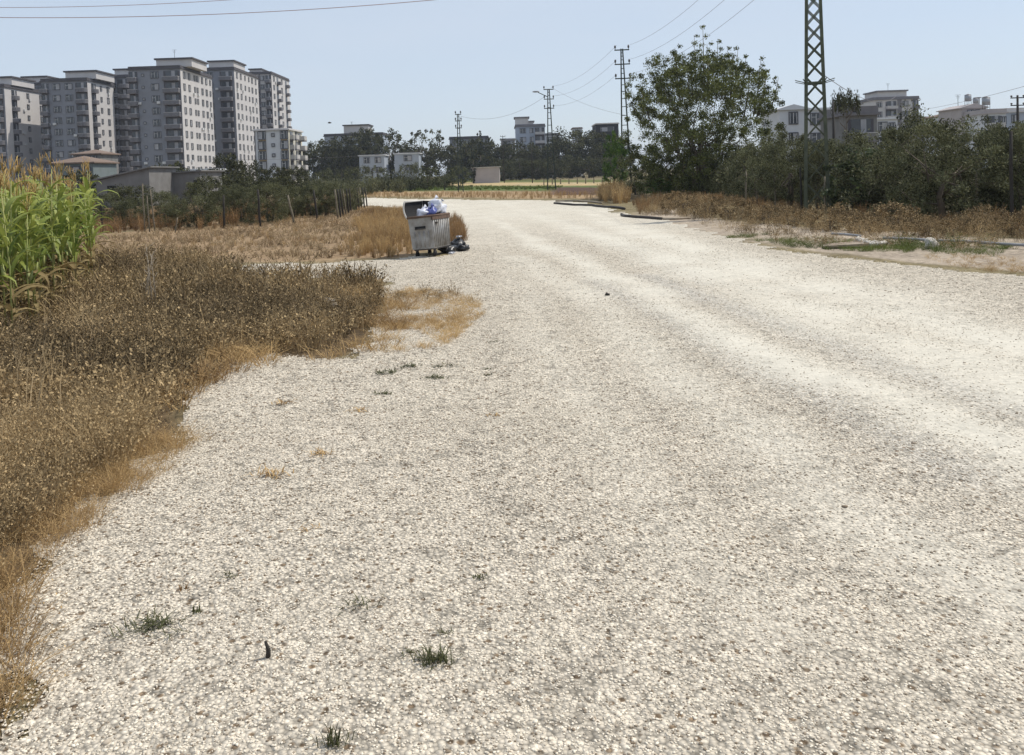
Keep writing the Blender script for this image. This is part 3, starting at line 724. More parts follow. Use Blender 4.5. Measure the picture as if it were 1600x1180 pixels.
# big pylon
x, y = G(1277, 334)
py = empty('lattice_pylon', (x, y, 0), 'green square lattice pylon with a spiked guard, rising out of the top of view', 'pylon', rz=rad(-19.5))
PH = 13.0
hw = lattice_mesh(py, PH, .36, .92, .075, 1.1, M_pylon, 4, 'x')
gz = AT(1277, 130, y)[2]
gd = MB()
for sx, sy, in ((-1,-1),(1,-1),(1,1),(-1,1)):
    w0 = hw(gz); gd.bar((sx*w0, sy*w0, gz), (sx*(w0+.42), sy*(w0+.12), gz+.12), .03)
    gd.bar((sx*w0, sy*w0, gz), (sx*(w0+.1), sy*(w0+.42), gz+.12), .03)
for (a, b) in (((-1,-1),(1,-1)), ((1,-1),(1,1)), ((1,1),(-1,1)), ((-1,1),(-1,-1))):
    gd.bar((a[0]*w0*1.06, a[1]*w0*1.06, gz), (b[0]*w0*1.06, b[1]*w0*1.06, gz), .07)
gd.build('spiked_guard', M_pylon, py)
for dz in (.2, 1.3, 2.4): crossarm(py, PH-dz, 1.6, M_pylon, 3, .1, .3)
PX, PYY = x, y
def plain_pole(name, label, pxb, pyb, pyt, r0, mt, lean=0, arm=None, cat='pole', group=None):
    x, y = G(pxb, pyb); Ht = AT(pxb, pyt, y)[2]
    r = empty(name, (x, y, 0), label, cat, group); r.rotation_euler = (0, lean, 0)
    MB().tube([(0,0,-.3),(0,0,Ht*.5),(0,0,Ht)], [r0, r0*.85, r0*.6], 8).build('post', mt, r)
    if arm == 'lamp':
        a = MB().tube([(0,0,Ht-.1),(-.5,0,Ht+.25),(-1.1,0,Ht+.3)], .035, 5).build('lamp_arm', mt, r)
        MB().blob((-1.3,0,Ht+.3), (.32,.13,.08), 2, 0, 2, .05).build('lamp_head', M_tank, a)
    elif arm == 'x':
        for dz in (.2, .8): crossarm(r, Ht-dz, 1.1, mt, 3, .08, .22)
    return r
gl = 'thin pale poles in front of the tower blocks'
plain_pole('street_lamp', 'pale thin pole left of the round dark tree, under the towers', 361, 288, 232, .09, M_roofs, 0, 'lamp', 'street lamp', gl)
plain_pole('street_lamp', 'pale thin pole at the right side of the round dark tree', 382, 286, 241, .08, M_roofs, 0, 'lamp', 'street lamp', gl)
plain_pole('utility_pole', 'thin pole standing against the cream block with mustard panels', 414, 290, 236, .08, M_roofs, 0, None, 'pole', gl)
plain_pole('utility_pole', 'tall pale pole by the right corner of the cream block', 463, 298, 206, .10, M_roofs, 0, None, 'pole', gl)
gt = 'dark wooden telegraph poles far off'
plain_pole('telegraph_pole', 'dark telegraph pole at the right edge above the olive trees', 1591, 285, 149, .13, M_woodd, 0, 'x', 'telegraph pole')
for i, (px, pb, pt, lb) in enumerate(((500, 286, 219, 'thin dark telegraph pole at the left end of the tree-covered rise'), (832, 286, 225, 'thin dark pole in front of the pale blue stepped block'),
        (788, 286, 212, 'thin dark pole left of the pale blue stepped block'), (583, 300, 262, 'short dark post in front of the olive hedge at the field edge'))):
    plain_pole('telegraph_pole', lb, px, pb, pt, .11, M_woodd, 0, 'x' if i in (0, 2) else None, 'telegraph pole', gt)
plain_pole('telegraph_pole', 'dark pole rising from the roof beside the umbrella-shaped tree', 1304, 292, 158, .13, M_woodd, 0, None, 'telegraph pole')

# ------------------------------------------------------------------ wires
def wire(label, a, b, sag, r=.013, n=24, mt=M_wire, group='overhead power lines'):
    a = Vector(a); b = Vector(b); pts = []
    for i in range(n+1):
        t = i/n; p = a.lerp(b, t); p.z -= sag*4*t*(1-t); pts.append(p)
    tag(MB().tube(pts, r, 5).build('power_line', mt), label, 'power line', group)
def top(p, z, dx=0): return (p[0]+dx, p[1], p[2]-z)
M_wire.node_tree.nodes['Principled BSDF'].inputs['Specular IOR Level'].default_value = .6
lv = ['upper', 'middle', 'lower']
for k, dz in enumerate((.05, 1.25, 2.45)):
    wire(f'{lv[k]} of the wires between the lamp pole and the tall pole by the big tree', top(pB, [-.3,.8,1.9][k], .5), top(pC, dz-.35, -.55), .7, .009)
    wire(f'{lv[k]} of the wires rising from the tall pole over the big tree to the pylon', top(pC, dz-.35, .55), (PX-.6+.2*k, PYY, PH-.1-k*1.1), .9, .009)
wire('long wire dipping from the lamp pole arm to the trunk of the tall three-armed pole', top(pB, -.2, .3), top(pC, 5.6), .4, .011)
wire('wire from the short three-armed pole to the lamp pole across the centre sky', top(pA, .3, .3), top(pB, .8, -.4), 1.2, .013)
wire('wire passing low over the dark hedge left of the short pole', top(pA, 4.0, 0), (-42, 118, 5.4), .6, .013)
wire('lower of the two wires crossing the top left of the sky', AT(-260, 20, 30), AT(760, -8, 30), .42, .011, mt=M_wirer)
wire('upper of the two wires crossing the top left of the sky', AT(-260, 5, 31), AT(600, -22, 31), .40, .009, mt=M_wirer)
wire('wire from the right edge down to the house behind the five-storey block', AT(1760, 88, 60), AT(1438, 172, 140), .4, .02)
wire('thin wire from the lattice pylon to the flat roofs on its right', (PX+.4, PYY, gz+.3), AT(1400, 150, 100), .9, .015)

# ------------------------------------------------------------------ dumpster and rubbish
x, y = G(676, 397)
db = empty('dumpster', (x, y, hz(x, y)), 'ribbed galvanised rubbish bin standing open beside the gravel road', 'dumpster')
db.rotation_euler = (rad(0), rad(-4.5), rad(-21))
def tap(z, a0, a1): return a0+(a1-a0)*(z-.2)/.85
bw, bd = .78, 1.12
m = MB()
# tapered tub: rings of front/back/side, open on top
r0 = (.64, .98); r1 = (.70, 1.06)
def ring(z, k): 
    t = (z-.2)/.84; a = (r0[0]+(r1[0]-r0[0])*t)/2*k; b_ = (r0[1]+(r1[1]-r0[1])*t)/2*k
    return [(-a,-b_,z),(a,-b_,z),(a,b_,z),(-a,b_,z)]
vs = ring(.2,1)+ring(1.04,1)+ring(1.04,.95)+ring(.3,.94)
m.add(vs, [(3,2,1,0)]+[(i,(i+1)%4,4+(i+1)%4,4+i) for i in range(4)]+[(4+i,4+(i+1)%4,8+(i+1)%4,8+i) for i in range(4)]+[(8+i,8+(i+1)%4,12+(i+1)%4,12+i) for i in range(4)]+[(12,13,14,15)])
m.build('body', M_galv, db)
# ribs on the long right side and the other long side, pressed panels on the near end
for sx in (-1, 1):
    rb = MB()
    for k in range(9):
        f_ = -.44+.88*k/8
        rb.tube([(sx*.325, f_*r0[1], .22), (sx*.348, f_*r1[1], .98)], .028, 6)
    rb.build('side_ribs', M_galv, db)
ft = MB()
for k in range(4):
    f_ = -.33+.22*k; ft.tube([(f_*r0[0]*.9, -.495, .25), (f_*r1[0]*.9, -.512, .66)], .022, 6)
ft.build('end_ribs', M_galv, db)
MB().add([(-.17,-.522,.72),(.13,-.522,.72),(.14,-.532,.80),(-.17,-.532,.80),(-.17,-.50,.72),(.13,-.50,.72),(.14,-.5,.80),(-.17,-.5,.80)],
         [(0,1,2,3),(4,7,6,5),(0,4,5,1),(3,2,6,7),(0,3,7,4),(1,5,6,2)]).build('handle_slot', M_dark, db)
MB().tube([(-.16,-.52,.73),(-.15,-.57,.73),(.12,-.57,.735),(.13,-.52,.735)], .014, 6).build('handle', M_galvd, db)
rim = MB(); a, b_ = .36, .54
for p, q in (((-a,-b_),(a,-b_)),((a,-b_),(a,b_)),((a,b_),(-a,b_)),((-a,b_),(-a,-b_))): rim.tube([(p[0],p[1],1.05),(q[0],q[1],1.05)], .032, 6)
rim.box((.355,0,1.0), (.05,1.08,.11))
rim.build('rim', M_rust, db)
# lid swung open: quarter drum standing at the left
ld = MB(); n = 8; vs = []; yy = (-.54, .54)
for k in range(n+1):
    a_ = math.pi*.02+math.pi*.5*k/n
    xx = -.36-.08*math.sin(a_*1.0); zz = 1.02+.46*(k/n)
    vs += [(xx-.02*math.sin(math.pi*k/n)*2+.05*(k/n), yy[0], zz), (xx-.02*math.sin(math.pi*k/n)*2+.05*(k/n), yy[1], zz)]
ld.add(vs, [(2*k, 2*k+2, 2*k+3, 2*k+1) for k in range(n)], 0)
ld.add([(v[0]-.02, v[1], v[2]) for v in vs], [(2*k+1, 2*k+3, 2*k+2, 2*k) for k in range(n)], 1)
lid = ld.build('lid', [M_dark, M_galv], db)
ed = MB()
for s_ in (0, 1): ed.tube([Vector(vs[2*k+s_]) for k in range(n+1)], .024, 6)
ed.tube([vs[2*n], vs[2*n+1]], .024, 6)
ed.build('lid_frame', M_roofs, lid)
# far end shield of the lid (dark half disc)
es = MB(); es.add([(-.38,.52,1.03),(.12,.52,1.03),(.10,.52,1.30),(.02,.52,1.42),(-.40,.52,1.48),(-.38,.54,1.03),(.12,.54,1.03),(.10,.54,1.30),(.02,.54,1.42),(-.40,.54,1.48)],
  [(0,1,2,3,4),(9,8,7,6,5),(0,5,6,1),(1,6,7,2),(2,7,8,3),(3,8,9,4),(4,9,5,0)])
es.build('end_shield', M_dark, db)
# feet
for sx in (-1, 1):
    for sy in (-1, 1):
        lg = MB().b2(sx*.26-.03, sx*.26+.03, sy*.36-.03, sy*.36+.03, .10, .21).build('leg', M_galvd, db)
        MB().tube([(sx*.26-.025, sy*.36, .06),(sx*.26+.025, sy*.36, .06)], [.075,.075], 12).build('wheel', M_rubber, lg)
MB().b2(-.30,.30,-.44,.44,.165,.205).build('base_frame', M_galvd, db)
MB().tube([(.36,-.35,.86),(.42,-.35,.86)], .03, 8).build('lifting_pin', M_galvd, db)
bo = db
def bagobj(label, c, r, mt, seed, name='rubbish_bag', knot=True):
    m = MB().blob((0,0,0), r, seed, 0, 3, .5, 1.8)
    o = m.build(name, mt); o.location = c; tag(o, label, 'rubbish bag', 'rubbish bags in and around the bin')
    if knot: MB().tube([(0,0,r[2]*.7),(r[0]*.1,0,r[2]*1.15),(r[0]*.35,0.02,r[2]*1.35)], [.05,.02,.06], 7).build('knot', mt, o)
    return o
MD = Matrix.Translation(db.location) @ db.rotation_euler.to_matrix().to_4x4()
def inb(p): return tuple(MD @ Vector(p))
bagobj('white plastic bag heaped at the left of the bin mouth', inb((.02,-.30,1.12)), (.18,.17,.15), M_bagw, 1)
bagobj('blue plastic bag squeezed between the white bags on the bin', inb((.20,-.22,1.15)), (.15,.16,.14), M_bagb, 2)
bagobj('tall white bag on top of the heap in the bin', inb((.18,.08,1.28)), (.20,.20,.20), M_bagw, 3)
bagobj('whitish bag at the right rear of the bin mouth', inb((.24,.32,1.18)), (.14,.17,.19), M_bagw, 4)
bagobj('black bag sunk in the back of the open bin', inb((-.12,.25,1.04)), (.24,.26,.13), M_bagk, 5)
for i, (px, pyy, r, lb) in enumerate(((700, 394, (.22,.22,.13), 'black bag slumped against the right wheel of the bin'), (714, 390, (.20,.20,.17), 'black bag with a pale tear, middle of the heap beside the bin'),
        (723, 391, (.17,.18,.11), 'flattened black bag furthest right of the bin'))):
    gx, gy = G(px, pyy); bagobj(lb, (gx, gy, hz(gx, gy)+r[2]*.85), r, M_bagk, 7+i)
for px, pyy, s_, lb in ((706, 395, .05, 'scrap of white paper between the bin and the black bags'), (718, 386, .045, 'white paper scrap lying on top of the black bags')):
    gx, gy = G(px, pyy); z = hz(gx, gy)+(.04 if pyy > 390 else .33)
    o = MB().blob((0,0,0), (s_*1.8,s_,s_*.6), 3, 0, 2, .6).build('paper_scrap', M_bagw); o.location = (gx, gy-.1, z); tag(o, lb, 'litter')

# ------------------------------------------------------------------ pipes and stones
def pipe(label, pts, r, mt, z=.0, group=None):
    P_ = []
    for p in pts:
        gx, gy = G(*p); P_.append((gx, gy, hz(gx, gy)+r+z))
    Q = [Vector(p) for p in P_]; R2 = []
    for i in range(len(Q)-1):
        for k in range(6):
            v = Q[i].lerp(Q[i+1], k/6); v.z = hz(v.x, v.y)+r+z; R2.append(v)
    R2.append(Q[-1])
    tag(MB().tube(R2, r, 8).build('pipe', mt), label, 'pipe', group)
pipe('black pipe lying along the far right road edge, the longer piece', [(866,319),(890,320),(925,322),(955,324.5),(976,327)], .065, M_pipe)
pipe('short black pipe lying across the gravel nearer than the long one', [(971,337),(978,340.5),(1005,342),(1034,343)], .06, M_pipe)
pipe('dusty tan pipe continuing from the short black one into the dry grass', [(1036,343),(1055,343),(1078,341)], .05, M_pipet)
pipe('thin dusty pipe behind the longer black pipe', [(868,316),(905,315),(940,318)], .06, M_pipet)
pipe('grey pipe running along the right verge to the edge of view', [(1380,378),(1440,381),(1500,385),(1560,389),(1640,394)], .036, M_pipeg, .06)
pipe('short pale length of pipe in the green verge left of the stones', [(1300,374),(1320,375),(1345,376.5)], .035, M_pipeg, .08)
def rock(label, px, pyy, r, seed, mt=M_rock, name='rock'):
    gx, gy = G(px, pyy); o = MB().blob((0,0,0), r, seed, 0, 3, .55, 1.5).build(name, mt); o.location = (gx, gy, hz(gx, gy)+r[2]*.6)
    o.rotation_euler = (0, 0, seed); tag(o, label, 'rock')
rock('white rock among the dry weeds near the end of the side path', 514, 486, (.17,.14,.13), 3)
rock('smaller white rock left of the weeds at the path edge', 410, 442, (.14,.12,.12), 9)
rock('leftmost white lump of rubble by the concrete slab', 1346, 384, (.20,.14,.13), 4)
rock('middle white lump of rubble by the concrete slab', 1357, 386, (.17,.14,.11), 5)
rock('rightmost pale lump of rubble by the concrete slab', 1370, 386, (.22,.15,.10), 6)
rock('round white stone standing alone in the green verge', 1455, 389, (.15,.12,.17), 7)
rock('dark small stone lying alone in the middle of the road', 949, 461, (.05,.04,.03), 8, M_woodd)
gx, gy = G(1316, 387)
o = MB().add([(-.55,-.2,0),(.55,-.28,0),(.6,.25,0),(-.35,.3,0),(-.55,-.2,.04),(.55,-.28,.08),(.6,.25,.10),(-.35,.3,.05)],
   [(0,3,2,1),(4,5,6,7),(0,1,5,4),(1,2,6,5),(2,3,7,6),(3,0,4,7)]).build('concrete_slab', M_slab)
o.location = (gx, gy, hz(gx, gy)+.03); tag(o, 'broken flat concrete slab lying on the verge below the pylon', 'concrete slab')
# bird
bx_, by_, bz_ = AT(515, 192, 60)
b_ = empty('bird', (bx_, by_, bz_), 'tiny dark bird flying alone in the sky right of the towers', 'bird')
MB().blob((0,0,0), (.13,.05,.05), 2, 0, 2, .05).build('body', M_woodd, b_)
for s_ in (-1, 1): MB().add([(-.05,0,.02),(.06,0,.02),(0,s_*.16,.07),(-.03,s_*.28,.03),(-.05,0,.0),(.06,0,.0),(0,s_*.16,.05),(-.03,s_*.28,.02)],
   [(0,1,2,3),(7,6,5,4),(0,4,5,1),(1,5,6,2),(2,6,7,3),(3,7,4,0)]).build('wing', M_woodd, b_)

# ------------------------------------------------------------------ trees
def leaves_mesh(name, C, R, n_per, Ls, Ws, mt, rng, flat=.0, up=.0, shell=.5):
    """clouds of diamond shaped leaves round centres C with radii R"""
    n = len(C)*n_per; idx = np.repeat(np.arange(len(C)), n_per)
    d = rng.normal(size=(n, 3)); d /= np.linalg.norm(d, axis=1, keepdims=True)
    rad_ = rng.uniform(0, 1, n)**shell
    p = C[idx]+d*(R[idx]*rad_)[:, None]
    a = d*.7+rng.normal(size=(n, 3))*.6+np.array([0, 0, up]); a /= np.linalg.norm(a, axis=1, keepdims=True)
    b = np.cross(a, rng.normal(size=(n, 3))); b /= np.linalg.norm(b, axis=1, keepdims=True)
    L_ = (Ls*rng.uniform(.6, 1.3, n))[:, None]; W2 = (Ws*rng.uniform(.6, 1.3, n))[:, None]
    V = np.stack([p-a*L_*.5, p+b*W2*.5, p+a*L_*.5, p-b*W2*.5], 1).reshape(-1, 3)
    V[:, 2] = np.maximum(V[:, 2], .02)
    v = np.repeat(np.clip(rng.beta(1.6, 2.0, n)+(rng.uniform(-.25, .25, len(C)))[idx], 0, 1), 4)
    return np_mesh(name, V, np.arange(n*4).reshape(-1, 4), [mt], v)
def make_tree(seed, h, w, base_h, n_limbs, n_clump, n_leaf, Ls, Ws, mt, trunk_r, crad=.16, name='tree', shape='round', up=.2, multi=1, ragged=.15, shell=.5):
    """returns (branch mesh, crown mesh) for a tree of height h and crown width w, standing at the origin"""
    rng = np.random.default_rng(seed); m = MB()
    ch = h-base_h; cc = np.array([0, 0, base_h+ch*.5])
    def inside():
        while True:
            q = rng.uniform(-1, 1, 3)
            if q@q > 1 or (q@q < .18 and rng.uniform() < .5): continue
            if shape == 'full':
                q = rng.uniform(-1, 1, 3)
                if q[0]**2+q[1]**2+abs(q[2])**3.2*(1.0 if q[2] > 0 else .7) > 1: continue
                return q
            if shape == 'cone' and (q[0]**2+q[1]**2)**.5 > .9*(1-q[2])/2+.08: continue
            if shape == 'bush': q[2] = abs(q[2])*1.0*2-1 if rng.uniform() < .3 else q[2]
            if shape == 'umbrella': q[2] = abs(q[2])-.2
            if shape == 'fan':
                q[2] = q[2]; s_ = .62+.38*np.clip((q[2]+1)/1.1, 0, 1); q[0] *= s_; q[1] *= s_
            return q
    tips = []
    stems = []
    for k in range(multi):
        ox, oy = (rng.uniform(-.12, .12, 2)*w if multi > 1 else (0, 0))
        tx, ty = ox*2, oy*2
        top_ = np.array([tx*.8, ty*.8, base_h+ch*.45])
        mid = np.array([ox*1.2+rng.uniform(-.05, .05)*w, oy*1.2, (base_h+ch*.45)*.5])
        m.tube([(ox, oy, -.15), mid, top_], [trunk_r*1.15, trunk_r*.75, trunk_r*.4], 6)
        stems.append((np.array([ox, oy, 0]), mid, top_))
    limbs = []
    for k in range(n_limbs):
        q = inside(); tip = cc+q*np.array([w/2, w/2, ch/2])*.85
        st = stems[k % multi]; t = rng.uniform(.3, 1)
        s0 = st[1]+(st[2]-st[1])*t if rng.uniform() < .75 else st[0]+(st[1]-st[0])*rng.uniform(.6, 1)
        md = (s0+tip)/2+np.array([0, 0, -.04*h])+rng.uniform(-.04, .04, 3)*w
        m.tube([s0, md, tip], [trunk_r*.38, trunk_r*.24, trunk_r*.07], 5); limbs.append((s0, md, tip))
    C = []; R = []
    for k in range(n_clump):
        q = inside(); nrm = np.linalg.norm(q)
        if nrm < .8 and rng.uniform() < .35: q = q/nrm*rng.uniform(.75, 1.0)
        q = q*(1+rng.uniform(-ragged, ragged))
        c = cc+q*np.array([w/2, w/2, ch/2])
        C.append(c); R.append(crad*w*rng.uniform(.45, 1.1)*(1 if nrm < .85 else .7))
        if k < n_limbs*3:
            li = limbs[k % n_limbs]; s0 = li[1] if rng.uniform() < .6 else li[2]
            if np.linalg.norm(c-s0) < w*.4: m.tube([s0, (s0+c)/2+np.array([0,0,.02*h]), c], [trunk_r*.16, trunk_r*.1, trunk_r*.03], 4)
    C = np.array(C); R = np.array(R)
    C[:, 2] = np.maximum(C[:, 2], R*.6)
    me = leaves_mesh('crown', C, R, n_leaf, Ls, Ws, mt, rng, up=up, shell=shell)
    return m.mesh('trunk', [M_bark]), me
def place_tree(protos, k, name, label, cat, group, x, y, s, rz, sz=None, z=0):
    tr, cr = protos[k]
    r = empty(name, (x, y, z), label, cat, group, rz); r.scale = (s[0], s[0], s[1])
    link('trunk', tr, r); link('crown', cr, r)
    return r
def tree_at(protos, k, name, label, cat, group, px, pyt, Y, wpx, ph, pw, seed=0, py_base=None):
    """stand tree prototype k (height ph, width pw) at pixel column px, distance Y, its top at pyt, crown wpx wide"""
    x = XA(px, Y, 2); Ht = AT(px, pyt, Y)[2]; W_ = wpx*Y/F
    return place_tree(protos, k, name, label, cat, group, x, Y, (W_/pw, Ht/ph), seed*1.7)
far_p = [make_tree(50+i, 8, 8, .1, 8, 75, 80, .34, .24, M_far, .22, .15, shape='round', ragged=.16) for i in range(4)]
far_s = [make_tree(60+i, 8, 8, 2.0, 12, 60, 26, .34, .26, M_far, .18, .10, shape='fan', ragged=.2) for i in range(2)]
cyp_p = [make_tree(70, 10, 2, .4, 6, 60, 50, .28, .14, M_cyp, .12, .22, shape='cone', up=1.2, ragged=.05)]
ol_p = [make_tree(80+i, 3.6, 3.6, .05, 9, 130, 190, .095, .036, M_olive, .10, .13, shape='bush', up=.5, ragged=.16, multi=2) for i in range(4)]
ol_m = [make_tree(90+i, 4, 4, .3, 6, 60, 60, .17, .09, M_olive, .1, .14, shape='bush', up=.4, ragged=.16) for i in range(3)]
# skyline trees
fl = [(478,238,38,0,0,'low dark tree at the left end of the tree-covered rise'), (500,226,40,1,0,'dark tree right of the thin telegraph pole on the rise'), (525,219,44,2,0,'grey-green tree under the left wing of the long dark-roofed block'),
 (549,212,46,3,0,'bushy tree in front of the penthouse of the long block'), (577,207,40,0,0,'dark tree at the right end of the long dark-roofed block'), (610,203,58,0,1,'loose-crowned tree with sky showing through, right of the long block'),
 (667,200,62,1,1,'broad sparse tree standing alone left of the short lattice pole'), (640,232,50,1,0,'low dark tree between the two loose-crowned trees'), (700,228,46,2,0,'dark tree close to the short lattice pole, on its left'),
 (727,219,40,3,0,'grey-green tree just right of the short lattice pole'), (758,222,38,0,0,'dark tree at the foot of the cypress'), (783,227,40,1,0,'round dark tree left of the thin pole at centre'), (812,224,44,2,0,'dark tree below the pale blue stepped block'),
 (843,226,40,3,0,'dark tree in front of the lamp pole'), (876,222,44,1,0,'dark tree right of the lamp pole'), (902,203,50,2,0,'tall dark tree rising below the tiny white rooftop'), (927,212,46,0,0,'dark tree under the glazed building'), (955,214,46,3,0,'dark tree left of the tall three-armed pole')]
for i, (px, pt, wd, k, sp, lb) in enumerate(fl):
    Yv = 262+((i*37) % 36)
    tree_at(far_s if sp else far_p, k, 'broadleaf_tree', lb, 'tree', 'trees along the centre skyline', px, pt-(0 if sp else 4), Yv, wd*(1.15 if sp else 1.6), 8, 8, i)
tree_at(cyp_p, 0, 'cypress_tree', 'slim pointed cypress, taller of the two right of the short pole', 'tree', 'cypresses at centre', 752, 196, 200, 13, 10, 2)
tree_at(cyp_p, 0, 'cypress_tree', 'lower pointed cypress left of the taller one', 'tree', 'cypresses at centre', 740, 210, 196, 11, 10, 2, 3)
# hedge of olives at the far field edge
hd = [(484,266),(508,262),(534,258),(560,257),(588,258),(616,262),(642,252),(668,258),(694,262),(716,258)]
for i, (px, pt) in enumerate(hd):
    lb = ['leftmost', 'second', 'third', 'fourth', 'fifth', 'sixth', 'seventh', 'eighth', 'ninth', 'rightmost'][i]+' dark olive from the left in the far row behind the cane fence'
    tree_at(ol_m, i % 3, 'olive_tree', lb, 'olive tree', 'far row of olives', px, pt, 118+((i*13) % 14), 42, 4, 4, i)
hd2 = [(786,250),(812,246),(838,248),(864,246),(892,244),(920,246),(946,244),(968,240)]
for i, (px, pt) in enumerate(hd2):
    lb = ['first', 'second', 'third', 'fourth', 'fifth', 'sixth', 'seventh', 'last'][i]+' low dark bush from the left along the far edge of the striped field'
    tree_at(far_p, i % 4, 'field_bush', lb, 'bush', 'bushes beyond the striped field', px, pt, 232+((i*11) % 16), 48, 8, 8, i+3)
# round tree and shrubs under the towers
for i, (px, pt, Yv, wd, lb) in enumerate(((354,243,104,56,'round dark tree at the foot of the second tower'), (262,256,96,70,'low spreading tree in front of the tallest tower'), (312,262,100,40,'small bush between the concrete shed and the round tree'),
      (392,250,112,44,'dark bush behind the thin poles'), (430,262,108,50,'dark bush in front of the cream block'), (458,262,112,44,'dark bush right of the cream block'), (330,272,86,60,'bush just behind the olive row below the round tree'),
      (380,276,84,60,'bush behind the olive row, right of the lamp poles'), (440,276,86,56,'bush behind the olive row below the cream block'), (120,268,108,60,'dark shrub at the wall of the teal house'), (205,288,78,60,'dark shrub in front of the sloping concrete shed'))):
    tree_at(far_p, i % 4, 'broadleaf_tree', lb, 'tree', 'trees under the towers', px, pt, Yv, wd*1.1, 8, 8, i+1)
# young olives behind the cane fence on the left
olv = [(160,300,352,78),(205,308,350,50),(248,297,350,60),(300,284,352,88),(345,296,345,52),(378,288,343,60),(414,284,345,78),(452,292,338,50),(482,288,336,56),(508,282,334,62),(536,290,328,50),(552,296,322,34)]
onm = ['first', 'second', 'third', 'fourth', 'fifth', 'sixth', 'seventh', 'eighth', 'ninth', 'tenth', 'eleventh', 'twelfth']
for i, (px, pt, pb, wd) in enumerate(olv):
    x, y = G(px, pb+5)
    tree_at(ol_p, i % 4, 'olive_tree', onm[i]+' young olive from the left behind the cane fence on the left field', 'olive tree', 'young olives behind the left fence', px, pt, y, wd*.98, 3.6, 3.6, i+2)
# big leafy tree by the tall pole
big = make_tree(7, 12, 11.5, .1, 44, 700, 150, .14, .08, M_big, .14, .064, shape='full', up=.9, multi=6, ragged=.13, shell=.7)
x, y = G(1100, 306)
tree_at([big], 0, 'leafy_tree', 'big loose-crowned leafy tree with gaps of sky beside the tall pole', 'tree', None, 1098, 82, y, 236, 12, 11.5, 0)
def shoots(seed, n, w, h0, h1, label):
    pass
# protruding shoots belong to the crown: a second sparse crown part
rgs = np.random.default_rng(5)
root = bpy.context.scene.objects['leafy_tree']
C = []; R = []; tw = MB()
for cxp, hh in ((-3.4,10.4),(-2.7,11.0),(-2.0,12.4),(-1.5,11.6),(-.6,12.0),(-.2,13.6),(.1,14.0),(.7,11.6),(1.4,12.9),(2.0,12.2),(2.9,12.2),(3.3,11.4),(4.3,11.2),(4.8,10.2),(5.6,9.6),(-4.4,9.4),(-5.2,8.3),(-1.0,11.2),(.4,12.6),(1.0,11.9),(1.7,11.5),(2.4,11.6),(3.8,10.6),(-3.0,10.2),(5.2,10.4)):
    yy = rgs.uniform(-1, 1); bx2 = cxp*.85; z0 = 8.0 if abs(cxp) < 3.5 else 6.5
    tw.tube([(bx2, yy, z0), (cxp*.95, yy, (z0+hh)/2), (cxp, yy, hh)], [.06, .04, .012], 5)
    for t in np.linspace(.1, 1, 8):
        C.append((bx2+(cxp-bx2)*t+rgs.uniform(-.35, .35), yy+rgs.uniform(-.35, .35), z0+(hh-z0)*t)); R.append(.60*(1.15-t*.75))
tm_ = leaves_mesh('shoots', np.array(C), np.array(R), 55, .14, .085, M_big, rgs, up=.8, shell=.9)
link('shoots', tm_, root); tw.build('twigs', M_bark, root)
# bright poplar-like bush left of the tall pole and companions
brp = [make_tree(31, 4, 3, .1, 8, 80, 60, .15, .09, M_bright, .06, .13, shape='bush', up=1.0, multi=3)]
tree_at(brp, 0, 'green_bush', 'bright green bush at the left foot of the tall three-armed pole', 'bush', None, 962, 208, 74, 46, 4, 3)
tree_at(ol_m, 1, 'dark_bush', 'dark low bush around the foot of the tall three-armed pole', 'bush', None, 992, 240, 70, 62, 4, 4)
tree_at(brp, 0, 'grey_green_shrub', 'yellowish shrub on the bank between the tall pole and the big tree', 'shrub', None, 1028, 280, 62, 46, 4, 3, 2)
tree_at(ol_m, 2, 'dark_bush', 'dark undergrowth bush under the left half of the big tree', 'bush', None, 1046, 222, 66, 120, 4, 4, 4)
tree_at(ol_m, 0, 'dark_bush', 'dark undergrowth bush under the right half of the big tree', 'bush', None, 1130, 222, 64, 140, 4, 4, 5)
# right olive grove (front row then back row)
ogr = [(1190,224,318,92,0,'olive between the big leafy tree and the pylon, front row'), (1228,206,326,100,1,'olive just left of the pylon, front row'), (1292,214,328,90,2,'olive right behind the pylon legs, front row'),
 (1398,196,336,160,3,'wide olive at the middle of the right grove, dark underneath'), (1468,176,345,170,0,'largest olive of the right grove, its crown reaching lowest to the weeds'), (1548,196,338,110,1,'olive left of the thick dark fence post'),
 (1612,188,342,130,2,'olive cut off by the right edge of view')]
for i, (px, pt, pb, wd, k, lb) in enumerate(ogr):
    x, y = G(px, pb); tree_at(ol_p, k, 'olive_tree', lb, 'olive tree', 'olive grove on the right', px, pt, y, wd*1.15, 3.6, 3.6, i+3)
ogb = [(1160,232,56,90),(1215,212,52,110),(1262,206,50,90),(1330,214,52,110),(1372,204,56,100),(1432,192,50,110),(1500,188,52,120),(1560,190,50,110),(1610,182,52,110),(1670,190,46,120)]
for i, (px, pt, Yv, wd) in enumerate(ogb):
    tree_at(ol_m, i % 3, 'olive_tree', onm[i]+' olive from the left in the back row of the right grove', 'olive tree', 'back row of the right grove', px, pt, Yv, wd*1.1, 4, 4, i+5)
fig = [make_tree(33, 3, 3, .1, 10, 70, 30, .22, .15, M_fig, .06, .15, shape='bush', up=.3, multi=3)]
x, y = G(1338, 334)
tree_at(fig, 0, 'fig_tree', 'broad-leaved fig bush right of the pylon with pale shiny leaves', 'fig bush', None, 1336, 232, y, 104, 3, 3, 1)
umb = [make_tree(35, 5, 5, 3.6, 8, 40, 60, .22, .14, M_far, .12, .14, shape='umbrella', up=.2)]
tree_at(umb, 0, 'umbrella_tree', 'flat-topped umbrella tree above the dark concrete house', 'tree', None, 1324, 146, 100, 42, 5, 5)
